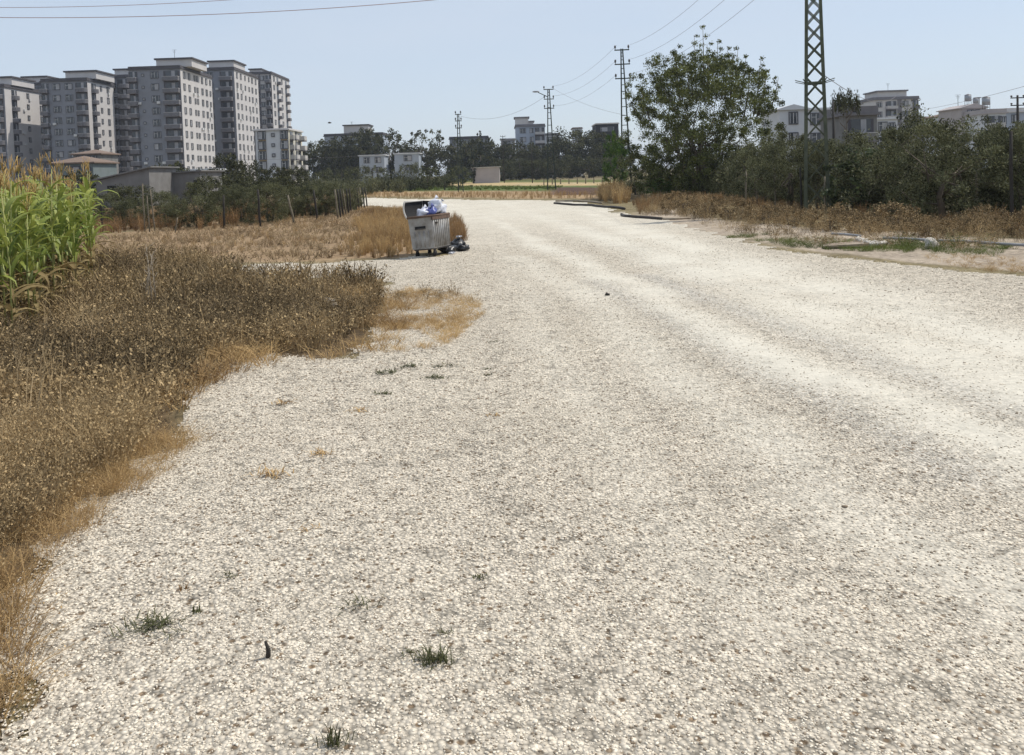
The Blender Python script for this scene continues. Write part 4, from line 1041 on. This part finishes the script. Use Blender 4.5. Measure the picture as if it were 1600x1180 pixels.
for i, (px, pt, lb) in enumerate(((1408,166,'pointed conifer in front of the five-storey block, larger of the two'), (1417,172,'pointed conifer in front of the five-storey block, smaller of the two'))):
    tree_at(cyp_p, 0, 'cypress_tree', lb, 'tree', 'conifers by the five-storey block', px, pt, 92, 15, 10, 2, i)

# ------------------------------------------------------------------ fences of posts
def fpost(label, pxb, pyb, pyt, pxt, r0, mt, group, n=[0]):
    x, y = G(pxb, pyb); z0 = hz(x, y); tp = AT(pxt, pyt, y); n[0] += 1
    rg = random.Random(n[0]); o = MB()
    v = Vector((tp[0]-x, rg.uniform(-.05, .05), tp[2]-z0)); pts = [(0,0,-.2)]+[tuple(v*t+Vector((rg.uniform(-1,1)*.02, 0, 0))) for t in (.33, .66)]+[tuple(v)]
    o.tube(pts, [r0*1.1, r0, r0*.95, r0*.85], 6)
    ob = o.build('fence_post', mt); ob.location = (x, y, z0); tag(ob, label, 'fence post', group)
gfl = 'cane and wood posts of the left field fence'
lp = [(160,362,310,158,.04,0),(226,363,287,222,.035,1),(234,364,306,230,.03,1),(243,364,296,235,.03,1),(273,363,340,277,.03,1),(350,357,305,349,.05,0),(407,355,296,403,.055,0),(460,352,305,450,.05,1),(497,346,297,490,.055,0)]
lbs = ['dark fence post nearest the corn', 'tall pale cane, leftmost of the cluster of three by the rusty grass', 'middle pale cane of the cluster of three by the rusty grass', 'right pale cane of the cluster of three by the rusty grass',
 'short pale stake leaning right before the fourth olive', 'upright dark post right of the fourth olive', 'dark post in front of the seventh olive', 'pale post leaning left, right of the seventh olive', 'dark post leaning left before the cane cluster']
for (a, b, c, d, r_, k), lb in zip(lp, lbs): fpost(lb, a, b, c, d, r_, M_wood if k else M_woodd, gfl)
cn = ['1st', '2nd', '3rd', '4th', '5th', '6th', '7th', '8th', '9th', '10th', '11th', '12th']
for i in range(12):
    px = 526+i*4.1; fpost(cn[i]+' post from the left in the dense cluster where the left fence meets the road', px+2.5, 343-i*1.9, 296-i*.3, px-(3 if i < 4 else 1), .05, M_woodd if i % 3 else M_wood, 'dense posts at the road corner')
gfr = 'thin posts along the right grove'
rp = [(1166,322,268,1166,.05,1),(1183,325,272,1182,.04,1),(1212,328,262,1210,.045,1),(1252,334,262,1250,.045,0),(1290,336,276,1289,.04,1),(1395,338,262,1394,.05,1),(1447,340,272,1446,.04,0),(1527,345,268,1525,.04,1)]
rlb = ['pale post at the left end of the right fence', 'pale post second from the left of the right fence', 'pale post just left of the dark post by the pylon', 'dark thin post close to the pylon on its left', 'pale post just right of the pylon',
 'pale post left of the largest olive', 'dark thin post in the shade of the largest olive', 'pale post right of the largest olive']
for (a, b, c, d, r_, k), lb in zip(rp, rlb): fpost(lb, a, b, c, d, r_, M_wood if k else M_woodd, gfr)
fpost('thick black post standing in front of the olives at far right', 1582, 362, 205, 1580, .055, M_woodd, gfr)
for i in range(9):
    px = 850+i*13; fpost(cn[i]+' tiny stake from the left along the far strip of the striped field', px, 289-i*.4, 280-i*.4, px, .09, M_wood, 'stakes in the striped field')

# ------------------------------------------------------------------ grasses and weeds (uncountable)
rng = np.random.default_rng(11)
def clump(nst, h, spread, wst, nhead, shead, rng, droop=.3):
    V = []; Fc = []; vr = []
    for i in range(nst):
        a = rng.uniform(0, 6.28); r = rng.uniform(0, spread)*.35; b = np.array([math.cos(a)*r, math.sin(a)*r, 0])
        hh = h*rng.uniform(.45, 1.05); out = spread*rng.uniform(.2, 1.0); a2 = a+rng.uniform(-.8, .8)
        t = b+np.array([math.cos(a2)*out, math.sin(a2)*out, hh]); md = (b+t)/2+np.array([-math.cos(a2)*out*.15, -math.sin(a2)*out*.15, hh*.12])
        s_ = rng.normal(size=3); s_[2] *= .2; s_ /= np.linalg.norm(s_); s_ *= wst*.5
        k = len(V); V += [b-s_, b+s_, md+s_*.8, md-s_*.8, t+s_*.3, t-s_*.3]; Fc += [[k, k+1, k+2, k+3], [k+3, k+2, k+4, k+5]]
        c = rng.uniform(-.2, .2); vr += [c-.12]*2+[c]*2+[c+.12]*2
        for j in range(nhead):
            u = rng.uniform(.35, 1.0); p = b+(t-b)*u+rng.normal(size=3)*spread*.13
            p[2] = max(p[2], .01)
            e = rng.normal(size=(2, 3)); e /= np.linalg.norm(e, axis=1, keepdims=True); q = shead*rng.uniform(.5, 1.2)
            k = len(V); V += [p-e[0]*q*.5, p+e[1]*q*.35, p+e[0]*q*.5, p-e[1]*q*.35]; Fc.append([k, k+1, k+2, k+3]); vr += [rng.uniform(-.45, .55)]*4
    return np.array(V), np.array(Fc), np.array(vr)
def sample_poly(poly, dens, rng, cap=20000):
    lo = poly.min(0); hi = poly.max(0); n = int((hi-lo).prod()*dens)
    n = min(n, 400000); P = rng.uniform(lo, hi, (n, 2)); P = P[inpoly(P, poly)]
    return P[:cap]
def scatter(name, label, px, dens, protos, s0, s1, mt, rng, base=.45, vs=.25, mask=None, yr=(0, 1e9), cap=20000, zoff=0, cat='weeds'):
    poly = GP(px); P = sample_poly(poly, dens, rng, cap*4)
    d = np.hypot(P[:, 0], P[:, 1]); P = P[(d >= yr[0]) & (d < yr[1])]
    az = np.degrees(np.arctan2(P[:, 0], P[:, 1])); P = P[np.abs(az) < 42]
    if mask is not None: P = P[mask(P)]
    P = P[:cap]; n = len(P)
    if n == 0: return None
    s = s0+(s1-s0)*(vnoise(P, .55, 31)*.45+vnoise(P, 1.6, 33)*.3+rng.uniform(0, .25, n))
    pos = np.stack([P[:, 0], P[:, 1], relief(P[:, 0], P[:, 1])+zoff], 1)
    vo = np.clip(base+(vnoise(P, .8, 41)-.5)*vs*2+rng.uniform(-.12, .12, n), 0, 1)
    a, b, c = scatter_proto(protos, pos, np.stack([s, s, s*rng.uniform(.8, 1.2, n)], 1), rng.uniform(0, 6.28, n), vo)
    return tag(link(name, np_mesh(name, a, b, [mt], c)), label, cat, kind='stuff')
def edgein(pxpoly, dmin, nz=0):
    poly = GP(pxpoly)
    return lambda P: edge_dist(P, poly)+(vnoise(P, 1.5, 50)-.5)*nz > dmin
WEED = [(-900,1300),(-60,1150),(4,1060),(22,960),(8,900),(64,858),(140,806),(186,756),(250,700),(288,650),(300,622),(326,592),(390,566),(440,556),(520,562),(552,545),(585,520),(600,478),(606,452),(592,440),(500,440),(400,438),(372,428),(360,414),(300,408),(150,404),(60,420),(-200,462),(-900,480)]
w_near = [clump(20, .34, .22, .0042, 15, .017, rng) for _ in range(5)]
w_mid = [clump(11, .38, .26, .009, 13, .030, rng) for _ in range(4)]
w_far = [clump(9, .42, .28, .018, 7, .045, rng) for _ in range(4)]
scatter('dry_weeds', 'tangled brown dry weeds filling the near left corner', WEED, 50, w_near, .40, 1.75, M_weed, rng, .42, .42, edgein(WEED, .10, .35), (0, 8.2), 2600)
scatter('dry_weeds', 'tangled brown dry weeds between the corn and the side path', WEED, 26, w_mid, .40, 1.75, M_weed, rng, .46, .45, edgein(WEED, .12, .5), (8.2, 14), 3200)
scatter('dry_weeds', 'greyish brown dry weeds along the side path', WEED, 15, w_far, .40, 1.6, M_weed, rng, .42, .3, edgein(WEED, .1, .5), (14, 60), 4200)
stalky = [clump(5, .62, .30, .007, 3, .02, rng) for _ in range(4)]
scatter('dry_weeds', 'longer bare straw stalks sticking out of the weeds', WEED, 5, stalky, .5, 1.3, M_stub, rng, .8, .3, edgein(WEED, .3, .6), (3, 24), 900)
# orange dry grass fringe
t_near = [clump(26, .15, .24, .0032, 3, .010, rng) for _ in range(4)]
t_mid = [clump(15, .17, .26, .007, 2, .016, rng) for _ in range(4)]
wp = GP(WEED)
def fringe(w0):
    def f(P):
        d = edge_dist(P, wp); rag = rng.uniform(0, 1, len(P)) < np.clip((vnoise(P, 1.4, 64)-.22)*2.2, 0.05, 1); s = np.where(inpoly(P, wp), 1, -1)*d
        k = vnoise(P, 2.2, 61)*w0
        return (s > -k*(.3+rng.uniform(0, 1.1, len(P)))-.03) & (s < k*2.2+.1) & rag
    return f
FR = [(-900,1400),(-10,1180),(60,1060),(60,960),(120,890),(240,780),(320,700),(330,620),(440,590),(600,590),(640,540),(650,470),(560,440),(380,500),(250,600),(150,700),(60,800),(-60,900),(-300,1050)]
scatter('dry_grass', 'short orange dry grass fringing the weeds at the gravel edge', FR, 150, t_near, .25, 1.2, M_straw, rng, .42, .35, fringe(.30), (0, 8), 5000, cat='grass')
scatter('dry_grass', 'orange dry grass fringing the weeds further along the gravel', FR, 90, t_mid, .6, 1.5, M_straw, rng, .55, .35, fringe(.7), (8, 30), 4000, cat='grass')
NG = [(-300,1240),(-4,1150),(30,1080),(42,1030),(24,965),(62,905),(-50,880),(-400,1000)]
scatter('dry_grass', 'orange dry grass at the near left edge of the gravel', NG, 150, t_near, .5, 1.5, M_straw, rng, .42, .4, lambda P: vnoise(P, 3, 66) > .25, (0, 8), 1500, cat='grass')
# straw patches on the gravel beyond
SP = [(540,566),(560,548),(590,530),(600,500),(604,460),(640,450),(700,456),(750,470),(752,490),(720,520),(690,542),(620,556)]
scatter('straw_patch', 'sparse golden grass creeping over the gravel beyond the weeds', SP, 170, t_mid, .2, .75, M_straw, rng, .85, .3, lambda P: vnoise(P, .9, 71)*.6+vnoise(P, 3, 72)*.4 > rng.uniform(.20, .44, len(P)), (0, 60), 9000, cat='grass')
scatter('straw_patch', 'greyish weeds dotted in the golden grass patch', SP, 8, w_mid, .4, .8, M_weed, rng, .5, .3, lambda P: (vnoise(P, .9, 75) > .55), (0, 60), 400)
# tall dry grass near the dumpster and stubble field
TG = [(520,402),(560,372),(545,350),(575,335),(625,330),(650,345),(662,392),(640,401)]
g_tall = [clump(18, .75, .22, .018, 2, .05, rng) for _ in range(4)]
scatter('tall_dry_grass', 'tall straw-coloured grass behind and left of the open bin', TG, 14, g_tall, .08, .95, M_straw, rng, .5, .5, edgein(TG, .05, 1.6), (0, 90), 3500, cat='grass')
TG2 = [(694,384),(700,352),(712,345),(724,356),(730,372),(722,386)]
scatter('tall_dry_grass', 'small patch of rusty grass right behind the bin', TG2, 14, g_tall, .2, .75, M_redgrass, rng, .6, .2, None, (0, 90), 300, cat='grass')
SF = [(145,372),(570,326),(600,335),(560,400),(380,408),(130,424),(-400,440),(-400,385)]
g_stub = [clump(9, .17, .16, .013, 2, .04, rng) for _ in range(4)]
scatter('stubble', 'low pale stubble covering the dry left field', SF, 9, g_stub, .5, 1.3, M_stub, rng, .5, .35, None, (0, 90), 9000, cat='stubble')
scatter('stubble', 'orange dry weeds scattered over the stubble field', SF, 1.2, w_far, .35, .8, M_straw, rng, .4, .3, lambda P: vnoise(P, .35, 81) > .5, (0, 90), 1500, cat='weeds')
# rusty grass behind the left fence
RG = [(150,366),(350,358),(565,322),(560,312),(480,322),(330,338),(140,346),(-200,352),(-200,372)]
g_red = [clump(14, .95, .30, .02, 5, .06, rng) for _ in range(4)]
scatter('rusty_grass', 'tall rusty brown grass under the olives behind the left fence', RG, 3.2, g_red, .35, 1.1, M_redgrass, rng, .6, .4, lambda P: (vnoise(P, .25, 83) > .33) & (np.min([np.hypot(P[:,0]-G(a, c+5)[0], P[:,1]-G(a, c+5)[1]) for a, b, c, d in olv], axis=0) > 1.15), (0, 120), 2600, cat='grass')
# far strips
FS1 = [(575,311),(960,312),(980,302),(575,303)]
scatter('rusty_grass', 'brown dry grass bank along the far side of the road', FS1, 1.3, g_red, .15, .7, M_stubtall, rng, .75, .25, None, (0, 200), 2200, cat='grass')
FS2 = [(640,298),(870,297),(880,291),(640,292)]
g_low = [clump(10, .35, .35, .06, 2, .12, rng) for _ in range(3)]
scatter('green_crop', 'low green crop strip across the far field', FS2, .6, g_low, .5, 1.1, M_green, rng, .6, .3, None, (0, 260), 2200, cat='crop')
FS3 = [(935,318),(950,312),(1000,318),(1030,330),(990,333)]
scatter('tall_dry_grass', 'yellow tall grass around the foot of the tall pole', [(935,314),(940,303),(975,306),(985,316),(965,320)], 3, g_red, .8, 1.5, M_straw, rng, .6, .3, None, (0, 200), 600, cat='grass')
# right bank
RB = [(1000,334),(1040,322),(1100,318),(1200,335),(1300,345),(1450,360),(1600,372),(2000,392),(2000,372),(1600,356),(1450,345),(1300,332),(1180,322),(1060,306),(985,318)]
RB2 = [(1000,336),(1060,338),(1110,358),(1190,379),(1300,389),(1420,391),(1600,397),(2000,416),(2000,372),(1600,354),(1450,344),(1300,332),(1180,320),(1060,306),(990,318)]
g_bank = [clump(9, .52, .46, .010, 20, .042, rng) for _ in range(5)]
scatter('bank_weeds', 'orange brown dry weeds heaped along the right verge', RB2, 5.0, g_bank, .10, 1.15, M_weed, rng, .5, .5, lambda P: vnoise(P, .7, 90)*.7+vnoise(P, 2.2, 92)*.3 > .36, (0, 120), 3600, cat='weeds')
scatter('bank_weeds', 'rusty grass mixed through the right verge weeds', RB, 5, g_red, .3, .75, M_redgrass, rng, .55, .3, lambda P: vnoise(P, .5, 91) > .42, (0, 120), 1500, cat='grass')
GV = [(1130,372),(1200,386),(1300,392),(1450,398),(1600,402),(2000,425),(2000,400),(1600,384),(1450,380),(1300,376),(1200,366)]
scatter('green_herbs', 'green ground herbs creeping along the right verge', GV, 42, t_mid, .3, 1.0, M_green, rng, .6, .4, lambda P: vnoise(P, .8, 93)*.6+vnoise(P, 2.5, 94)*.4 > .36, (0, 120), 5000, cat='grass')
scatter('green_herbs', 'small dark green clumps at the far right verge', [(1370,380),(1440,376),(1510,382),(1600,390),(1600,404),(1420,396)], 4, w_mid, .5, 1.1, M_green, rng, .4, .3, lambda P: vnoise(P, .7, 95) > .45, (0, 120), 500, cat='weeds')
VG = [(1150,378),(1300,400),(1420,412),(1600,430),(2000,455),(2000,425),(1600,402),(1450,398),(1300,392),(1200,386)]
scatter('straw_patch', 'short golden grass on the gravel below the right verge', VG, 26, t_mid, .3, .7, M_straw, rng, .6, .35, lambda P: vnoise(P, .5, 97)*.7+vnoise(P, 2, 98)*.3 > .52, (0, 120), 3000, cat='grass')
bsh = [make_tree(120+i, .85, 1.5, .0, 8, 70, 46, .055, .032, M_weed, .02, .12, shape='bush', up=.8, multi=4, ragged=.14) for i in range(3)]
bl = [(1062,332,298,62,'russet dry bush at the left end of the right bank'), (1104,338,306,56,'dry bush just left of the pale fence posts'), (1148,344,308,64,'round dry bush below the right half of the big tree'), (1196,352,318,60,'dry bush at the foot of the grove, left of the pylon'),
 (1240,356,322,58,'dry bush touching the left foot of the pylon'), (1298,362,320,84,'wide dry bush right of the pylon foot'), (1345,368,332,60,'low dry bush behind the broken slab'), (1398,362,318,92,'largest golden dry bush of the right bank'),
 (1440,372,338,56,'small dry bush right of the largest golden one'), (1492,370,338,60,'dry bush in front of the darkest olive'), (1535,364,322,58,'pale dry bush left of the thick black post'), (1604,370,326,80,'dry bush at the right edge of view')]
for i, (px, pb, pt, wd, lb) in enumerate(bl):
    x, y = G(px, pb); tree_at(bsh, i % 3, 'dry_bush', lb, 'bush', 'dry bushes along the right bank', px, pt, y, wd*1.1, .85, 1.5, i)
# undergrowth beneath the grove
scatter('undergrowth', 'dark undergrowth beneath the trees on the right', [(960,306),(1060,306),(1300,334),(1620,350),(2000,368),(2000,330),(1600,318),(1300,306),(1000,292)], .55, [clump(14, 1.5, .7, .03, 14, .10, rng) for _ in range(4)], .5, 1.2, M_olive, rng, .35, .25, None, (0, 110), 1400, cat='undergrowth')
scatter('undergrowth', 'dark scrub between the towers and the olives', [(120,322),(570,306),(700,295),(700,285),(470,291),(120,304)], .16, [clump(12, 1.6, .9, .06, 16, .16, rng) for _ in range(4)], .6, 1.5, M_olive, rng, .35, .25, None, (0, 170), 2200, cat='undergrowth')

# ------------------------------------------------------------------ corn
def corn_proto(seed):
    rg = np.random.default_rng(seed); h = rg.uniform(2.0, 2.4)
    st = MB().tube([(0,0,-.05),(rg.uniform(-.04,.04),0,h*.5),(rg.uniform(-.08,.08),0,h)], [.016,.013,.006], 6)
    top_x = st.v[-1][0]
    V = []; Fc = []; vr = []; Vd = []; Fd = []; vd = []
    nl = 12
    for i in range(nl):
        z = h*(.10+.80*i/nl); a = i*math.pi+rg.uniform(-.6, .6); L_ = rg.uniform(.65, .95)*(1.0 if 2 < i < 10 else .7); wd = rg.uniform(.085, .125)
        up = rg.uniform(.9, 1.35) if i > 3 else rg.uniform(.4, .8); dry = i < 4
        X = []; r = 0.012; zz = z; dirz = up; seg = 8
        for k in range(seg+1):
            X.append((r, zz)); ang_ = dirz-(k/seg)**1.5*rg.uniform(1.9, 2.7); r += math.cos(ang_)*L_/seg; zz += math.sin(ang_)*L_/seg
        TV, TF, TR_ = (Vd, Fd, vd) if dry else (V, Fc, vr); b0 = len(TV); c = rg.uniform(.0, .45)+.5*max(0, i/nl-.35)
        tw_ = rg.uniform(-.5, .5)
        for k, (r_, z_) in enumerate(X):
            t = k/seg; ww = wd*.5*math.sin(math.pi*min(1, .12+t*.88)**.8) if t < 1 else .002
            ca, sa = math.cos(a), math.sin(a); pxn, pyn = -sa*ww*math.cos(tw_*t), ca*ww*math.cos(tw_*t); dz = ww*math.sin(tw_*t)
            TV += [(ca*r_-pxn, sa*r_-pyn, z_+ww*.35-dz), (ca*r_, sa*r_, z_), (ca*r_+pxn, sa*r_+pyn, z_+ww*.35+dz)]
            TR_ += [c+.12*t, c+.25, c+.12*t]
        for k in range(seg):
            q = b0+k*3; TF += [[q, q+1, q+4, q+3], [q+1, q+2, q+5, q+4]]
    ts = MB(); ts.tube([(top_x,0,h-.05),(top_x,0,h+.28)], [.006,.003], 4)
    for k in range(7):
        a = rg.uniform(0, 6.28); s_ = rg.uniform(.04, .13); z0 = h+rg.uniform(-.02,.1)
        ts.tube([(top_x,0,z0),(top_x+math.cos(a)*s_*.6,math.sin(a)*s_*.6,z0+.12),(top_x+math.cos(a)*s_,math.sin(a)*s_,z0+rg.uniform(.14,.24))], [.004,.005,.003], 4)
    er = MB(); a = rg.uniform(0, 6.28); er.tube([(math.cos(a)*.02,math.sin(a)*.02,h*.42),(math.cos(a)*.06,math.sin(a)*.06,h*.46),(math.cos(a)*.09,math.sin(a)*.09,h*.52)], [.015,.032,.01], 7)
    return (st.mesh('stalk', [M_cornst]), np_mesh('leaves', V, Fc, [M_corn], np.clip(vr, 0, 1), True), np_mesh('dry_leaves', Vd, Fd, [M_cornry], np.clip(vd, 0, 1), True),
            ts.mesh('tassel', [M_tassel]), er.mesh('ear', [M_cornst]))
M_cornst = mat('corn_stalk', (.26,.32,.10), (.30,.26,.10), rough=.6, scale=3)
M_tassel = mat('corn_tassel', (.48,.38,.15), (.40,.22,.08), rough=.9, scale=6)
cps = [corn_proto(200+i) for i in range(6)]
CPOLY = GP([(-170,565),(20,545),(60,515),(100,490),(146,452),(158,412),(-170,412)])
cl = []; rgc = random.Random(3)
yr0 = CPOLY[:, 1].min()
yv = yr0
while yv < CPOLY[:, 1].max():
    xv = CPOLY[:, 0].min()
    while xv < CPOLY[:, 0].max():
        q = (xv+rgc.uniform(-.06, .06), yv+rgc.uniform(-.1, .1))
        if inpoly(np.array([q]), CPOLY)[0]: cl.append(q)
        xv += .26
    yv += .55
cl.sort(key=lambda q: q[1]); cl = cl[:230]
for i, (xx, yy) in enumerate(cl):
    pr = cps[i % 6]; r = empty('corn_plant', (xx, yy, hz(xx, yy)), 'tall green corn plant with an orange tassel in the stand at the left edge', 'corn plant', 'corn stand at the left edge', rgc.uniform(0, 6.28))
    s_ = rgc.uniform(.86, 1.05); r.scale = (s_, s_, s_*rgc.uniform(.93, 1.05))
    for nme, me in zip(('stalk', 'leaves', 'dry_leaves', 'tassel', 'ear'), pr): link(nme, me, r)
# tall dry stalks in the weeds
for i, (px, pb, pt, pxt) in enumerate(((240,498,385,228),(246,500,400,236),(232,496,410,232),(224,492,395,240))):
    x, y = G(px, pb); tp = AT(pxt, pt, y); m = MB()
    m.tube([(0,0,0), ((tp[0]-x)*.4,0,tp[2]*.5), (tp[0]-x,0,tp[2])], [.008,.007,.004], 5)
    rgk = random.Random(i)
    for k in range(9):
        u = .4+.6*k/9; cx2 = (tp[0]-x)*u; m.tube([(cx2,0,tp[2]*u),(cx2+rgk.uniform(-.12,.12),rgk.uniform(-.1,.1),tp[2]*u+.1)], [.004,.003], 4)
    o = m.build('dry_stalk', M_straw2 if 'M_straw2' in globals() else M_pipet); o.location = (x, y, hz(x, y))
    tag(o, ['tallest', 'second tallest', 'leftmost short', 'rightmost leaning'][i]+' bare dry stalk standing out of the weeds right of the corn', 'dry stalk', 'bare stalks in the weeds')

# ------------------------------------------------------------------ single tufts on the gravel
def tuft(label, px, pyy, wpx, hpx, mt, seed, n=26, flat=False):
    x, y = G(px, pyy); rgt = np.random.default_rng(seed); W_ = wpx*y/F*1.15; Hh = hpx*y/F*.62; n = int(n*1.3)
    V = []; Fc = []; vr = []
    for i in range(n):
        a = rgt.uniform(0, 6.28); b = np.array([rgt.normal()*W_*.22, rgt.normal()*W_*.14, 0.0]); L_ = rgt.uniform(.4, 1)
        t = b+np.array([math.cos(a)*W_*.34*L_, math.sin(a)*W_*.34*L_, Hh*rgt.uniform(.05, 1)]); md = (b+t)/2+np.array([0, 0, Hh*.2])
        s_ = np.array([-math.sin(a), math.cos(a), 0])*max(.0014, .0006*y)
        k = len(V); V += [b-s_, b+s_, md+s_, md-s_, t+s_*.2, t-s_*.2]; Fc += [[k, k+1, k+2, k+3], [k+3, k+2, k+4, k+5]]; vr += [rgt.uniform(0, 1)]*6
    o = link('grass_tuft', np_mesh('grass_tuft', V, Fc, [mt], vr)); o.location = (x, y, hz(x, y)+.006)
    tag(o, label, 'grass tuft', 'small tufts on the gravel')
tl = [(678,1038,62,34,M_tuft,90,'dark green grass tuft in the middle of the near gravel, densest of all'), (240,982,90,22,M_tuft,80,'wide grey-green tuft on the near gravel at left'), (308,962,18,22,M_tuft,16,'small upright tuft just right of the wide grey-green one'),
 (286,930,20,14,M_redgrass,16,'small brown tuft above the wide grey-green one'), (524,1172,44,50,M_tuft,50,'tuft at the bottom edge of the view'), (640,1024,22,12,M_tuft,14,'small tuft just left of the densest green one'),
 (690,992,30,10,M_tuft,14,'thin sprig above the densest green tuft'), (560,948,52,18,M_tuft,22,'loose grey-green sprigs in the middle of the gravel, left of centre'), (748,900,28,16,M_tuft,18,'faint sprig in the centre of the near gravel'),
 (600,582,40,6,M_tuft,34,'flat dark tuft just below the golden grass tip'), (640,572,34,6,M_tuft,30,'flat dark tuft right below the golden grass patch'), (678,588,40,7,M_tuft,34,'flat dark tuft furthest down of the line below the golden grass'),
 (690,570,30,6,M_tuft,22,'flat dark tuft at the right of the line below the golden grass'), (601,614,26,8,M_tuft,22,'dark tuft alone below the line of flat tufts'), (761,571,16,5,M_tuft,12,'tiny dark tuft right of the line, upper of two'),
 (764,580,16,6,M_tuft,12,'tiny dark tuft right of the line, lower of two'), (425,752,50,26,M_straw,34,'straw tuft on the gravel near the weed edge'), (505,716,40,18,M_straw,26,'pale straw tuft right of the one near the weed edge'),
 (560,640,40,8,M_straw,18,'short straw sprigs on the gravel below the dark tufts'), (770,532,20,3,M_tuft,10,'thin dark sprig at the right tip of the golden grass'), (445,635,30,16,M_straw,20,'brown sprigs near the bend of the weed edge'),
 (360,910,34,14,M_tuft,14,'faint sprigs above and right of the wide grey-green tuft'), (770,645,30,8,M_straw,12,'faint straw sprigs right of centre'), (480,840,40,12,M_straw,14,'faint straw sprigs on the gravel left of centre')]
for i, (px, pyy, wp_, hp, mt, n, lb) in enumerate(tl): tuft(lb, px, pyy, wp_, hp, mt, 300+i, n)
x, y = G(419, 1034)
o = MB().tube([(0,0,0),(.004,0,.035),(-.008,0,.075)], [.012,.010,.006], 6).build('twig', M_woodd); o.location = (x, y, hz(x, y)+.005); tag(o, 'short dark twig sticking up out of the near gravel', 'twig')
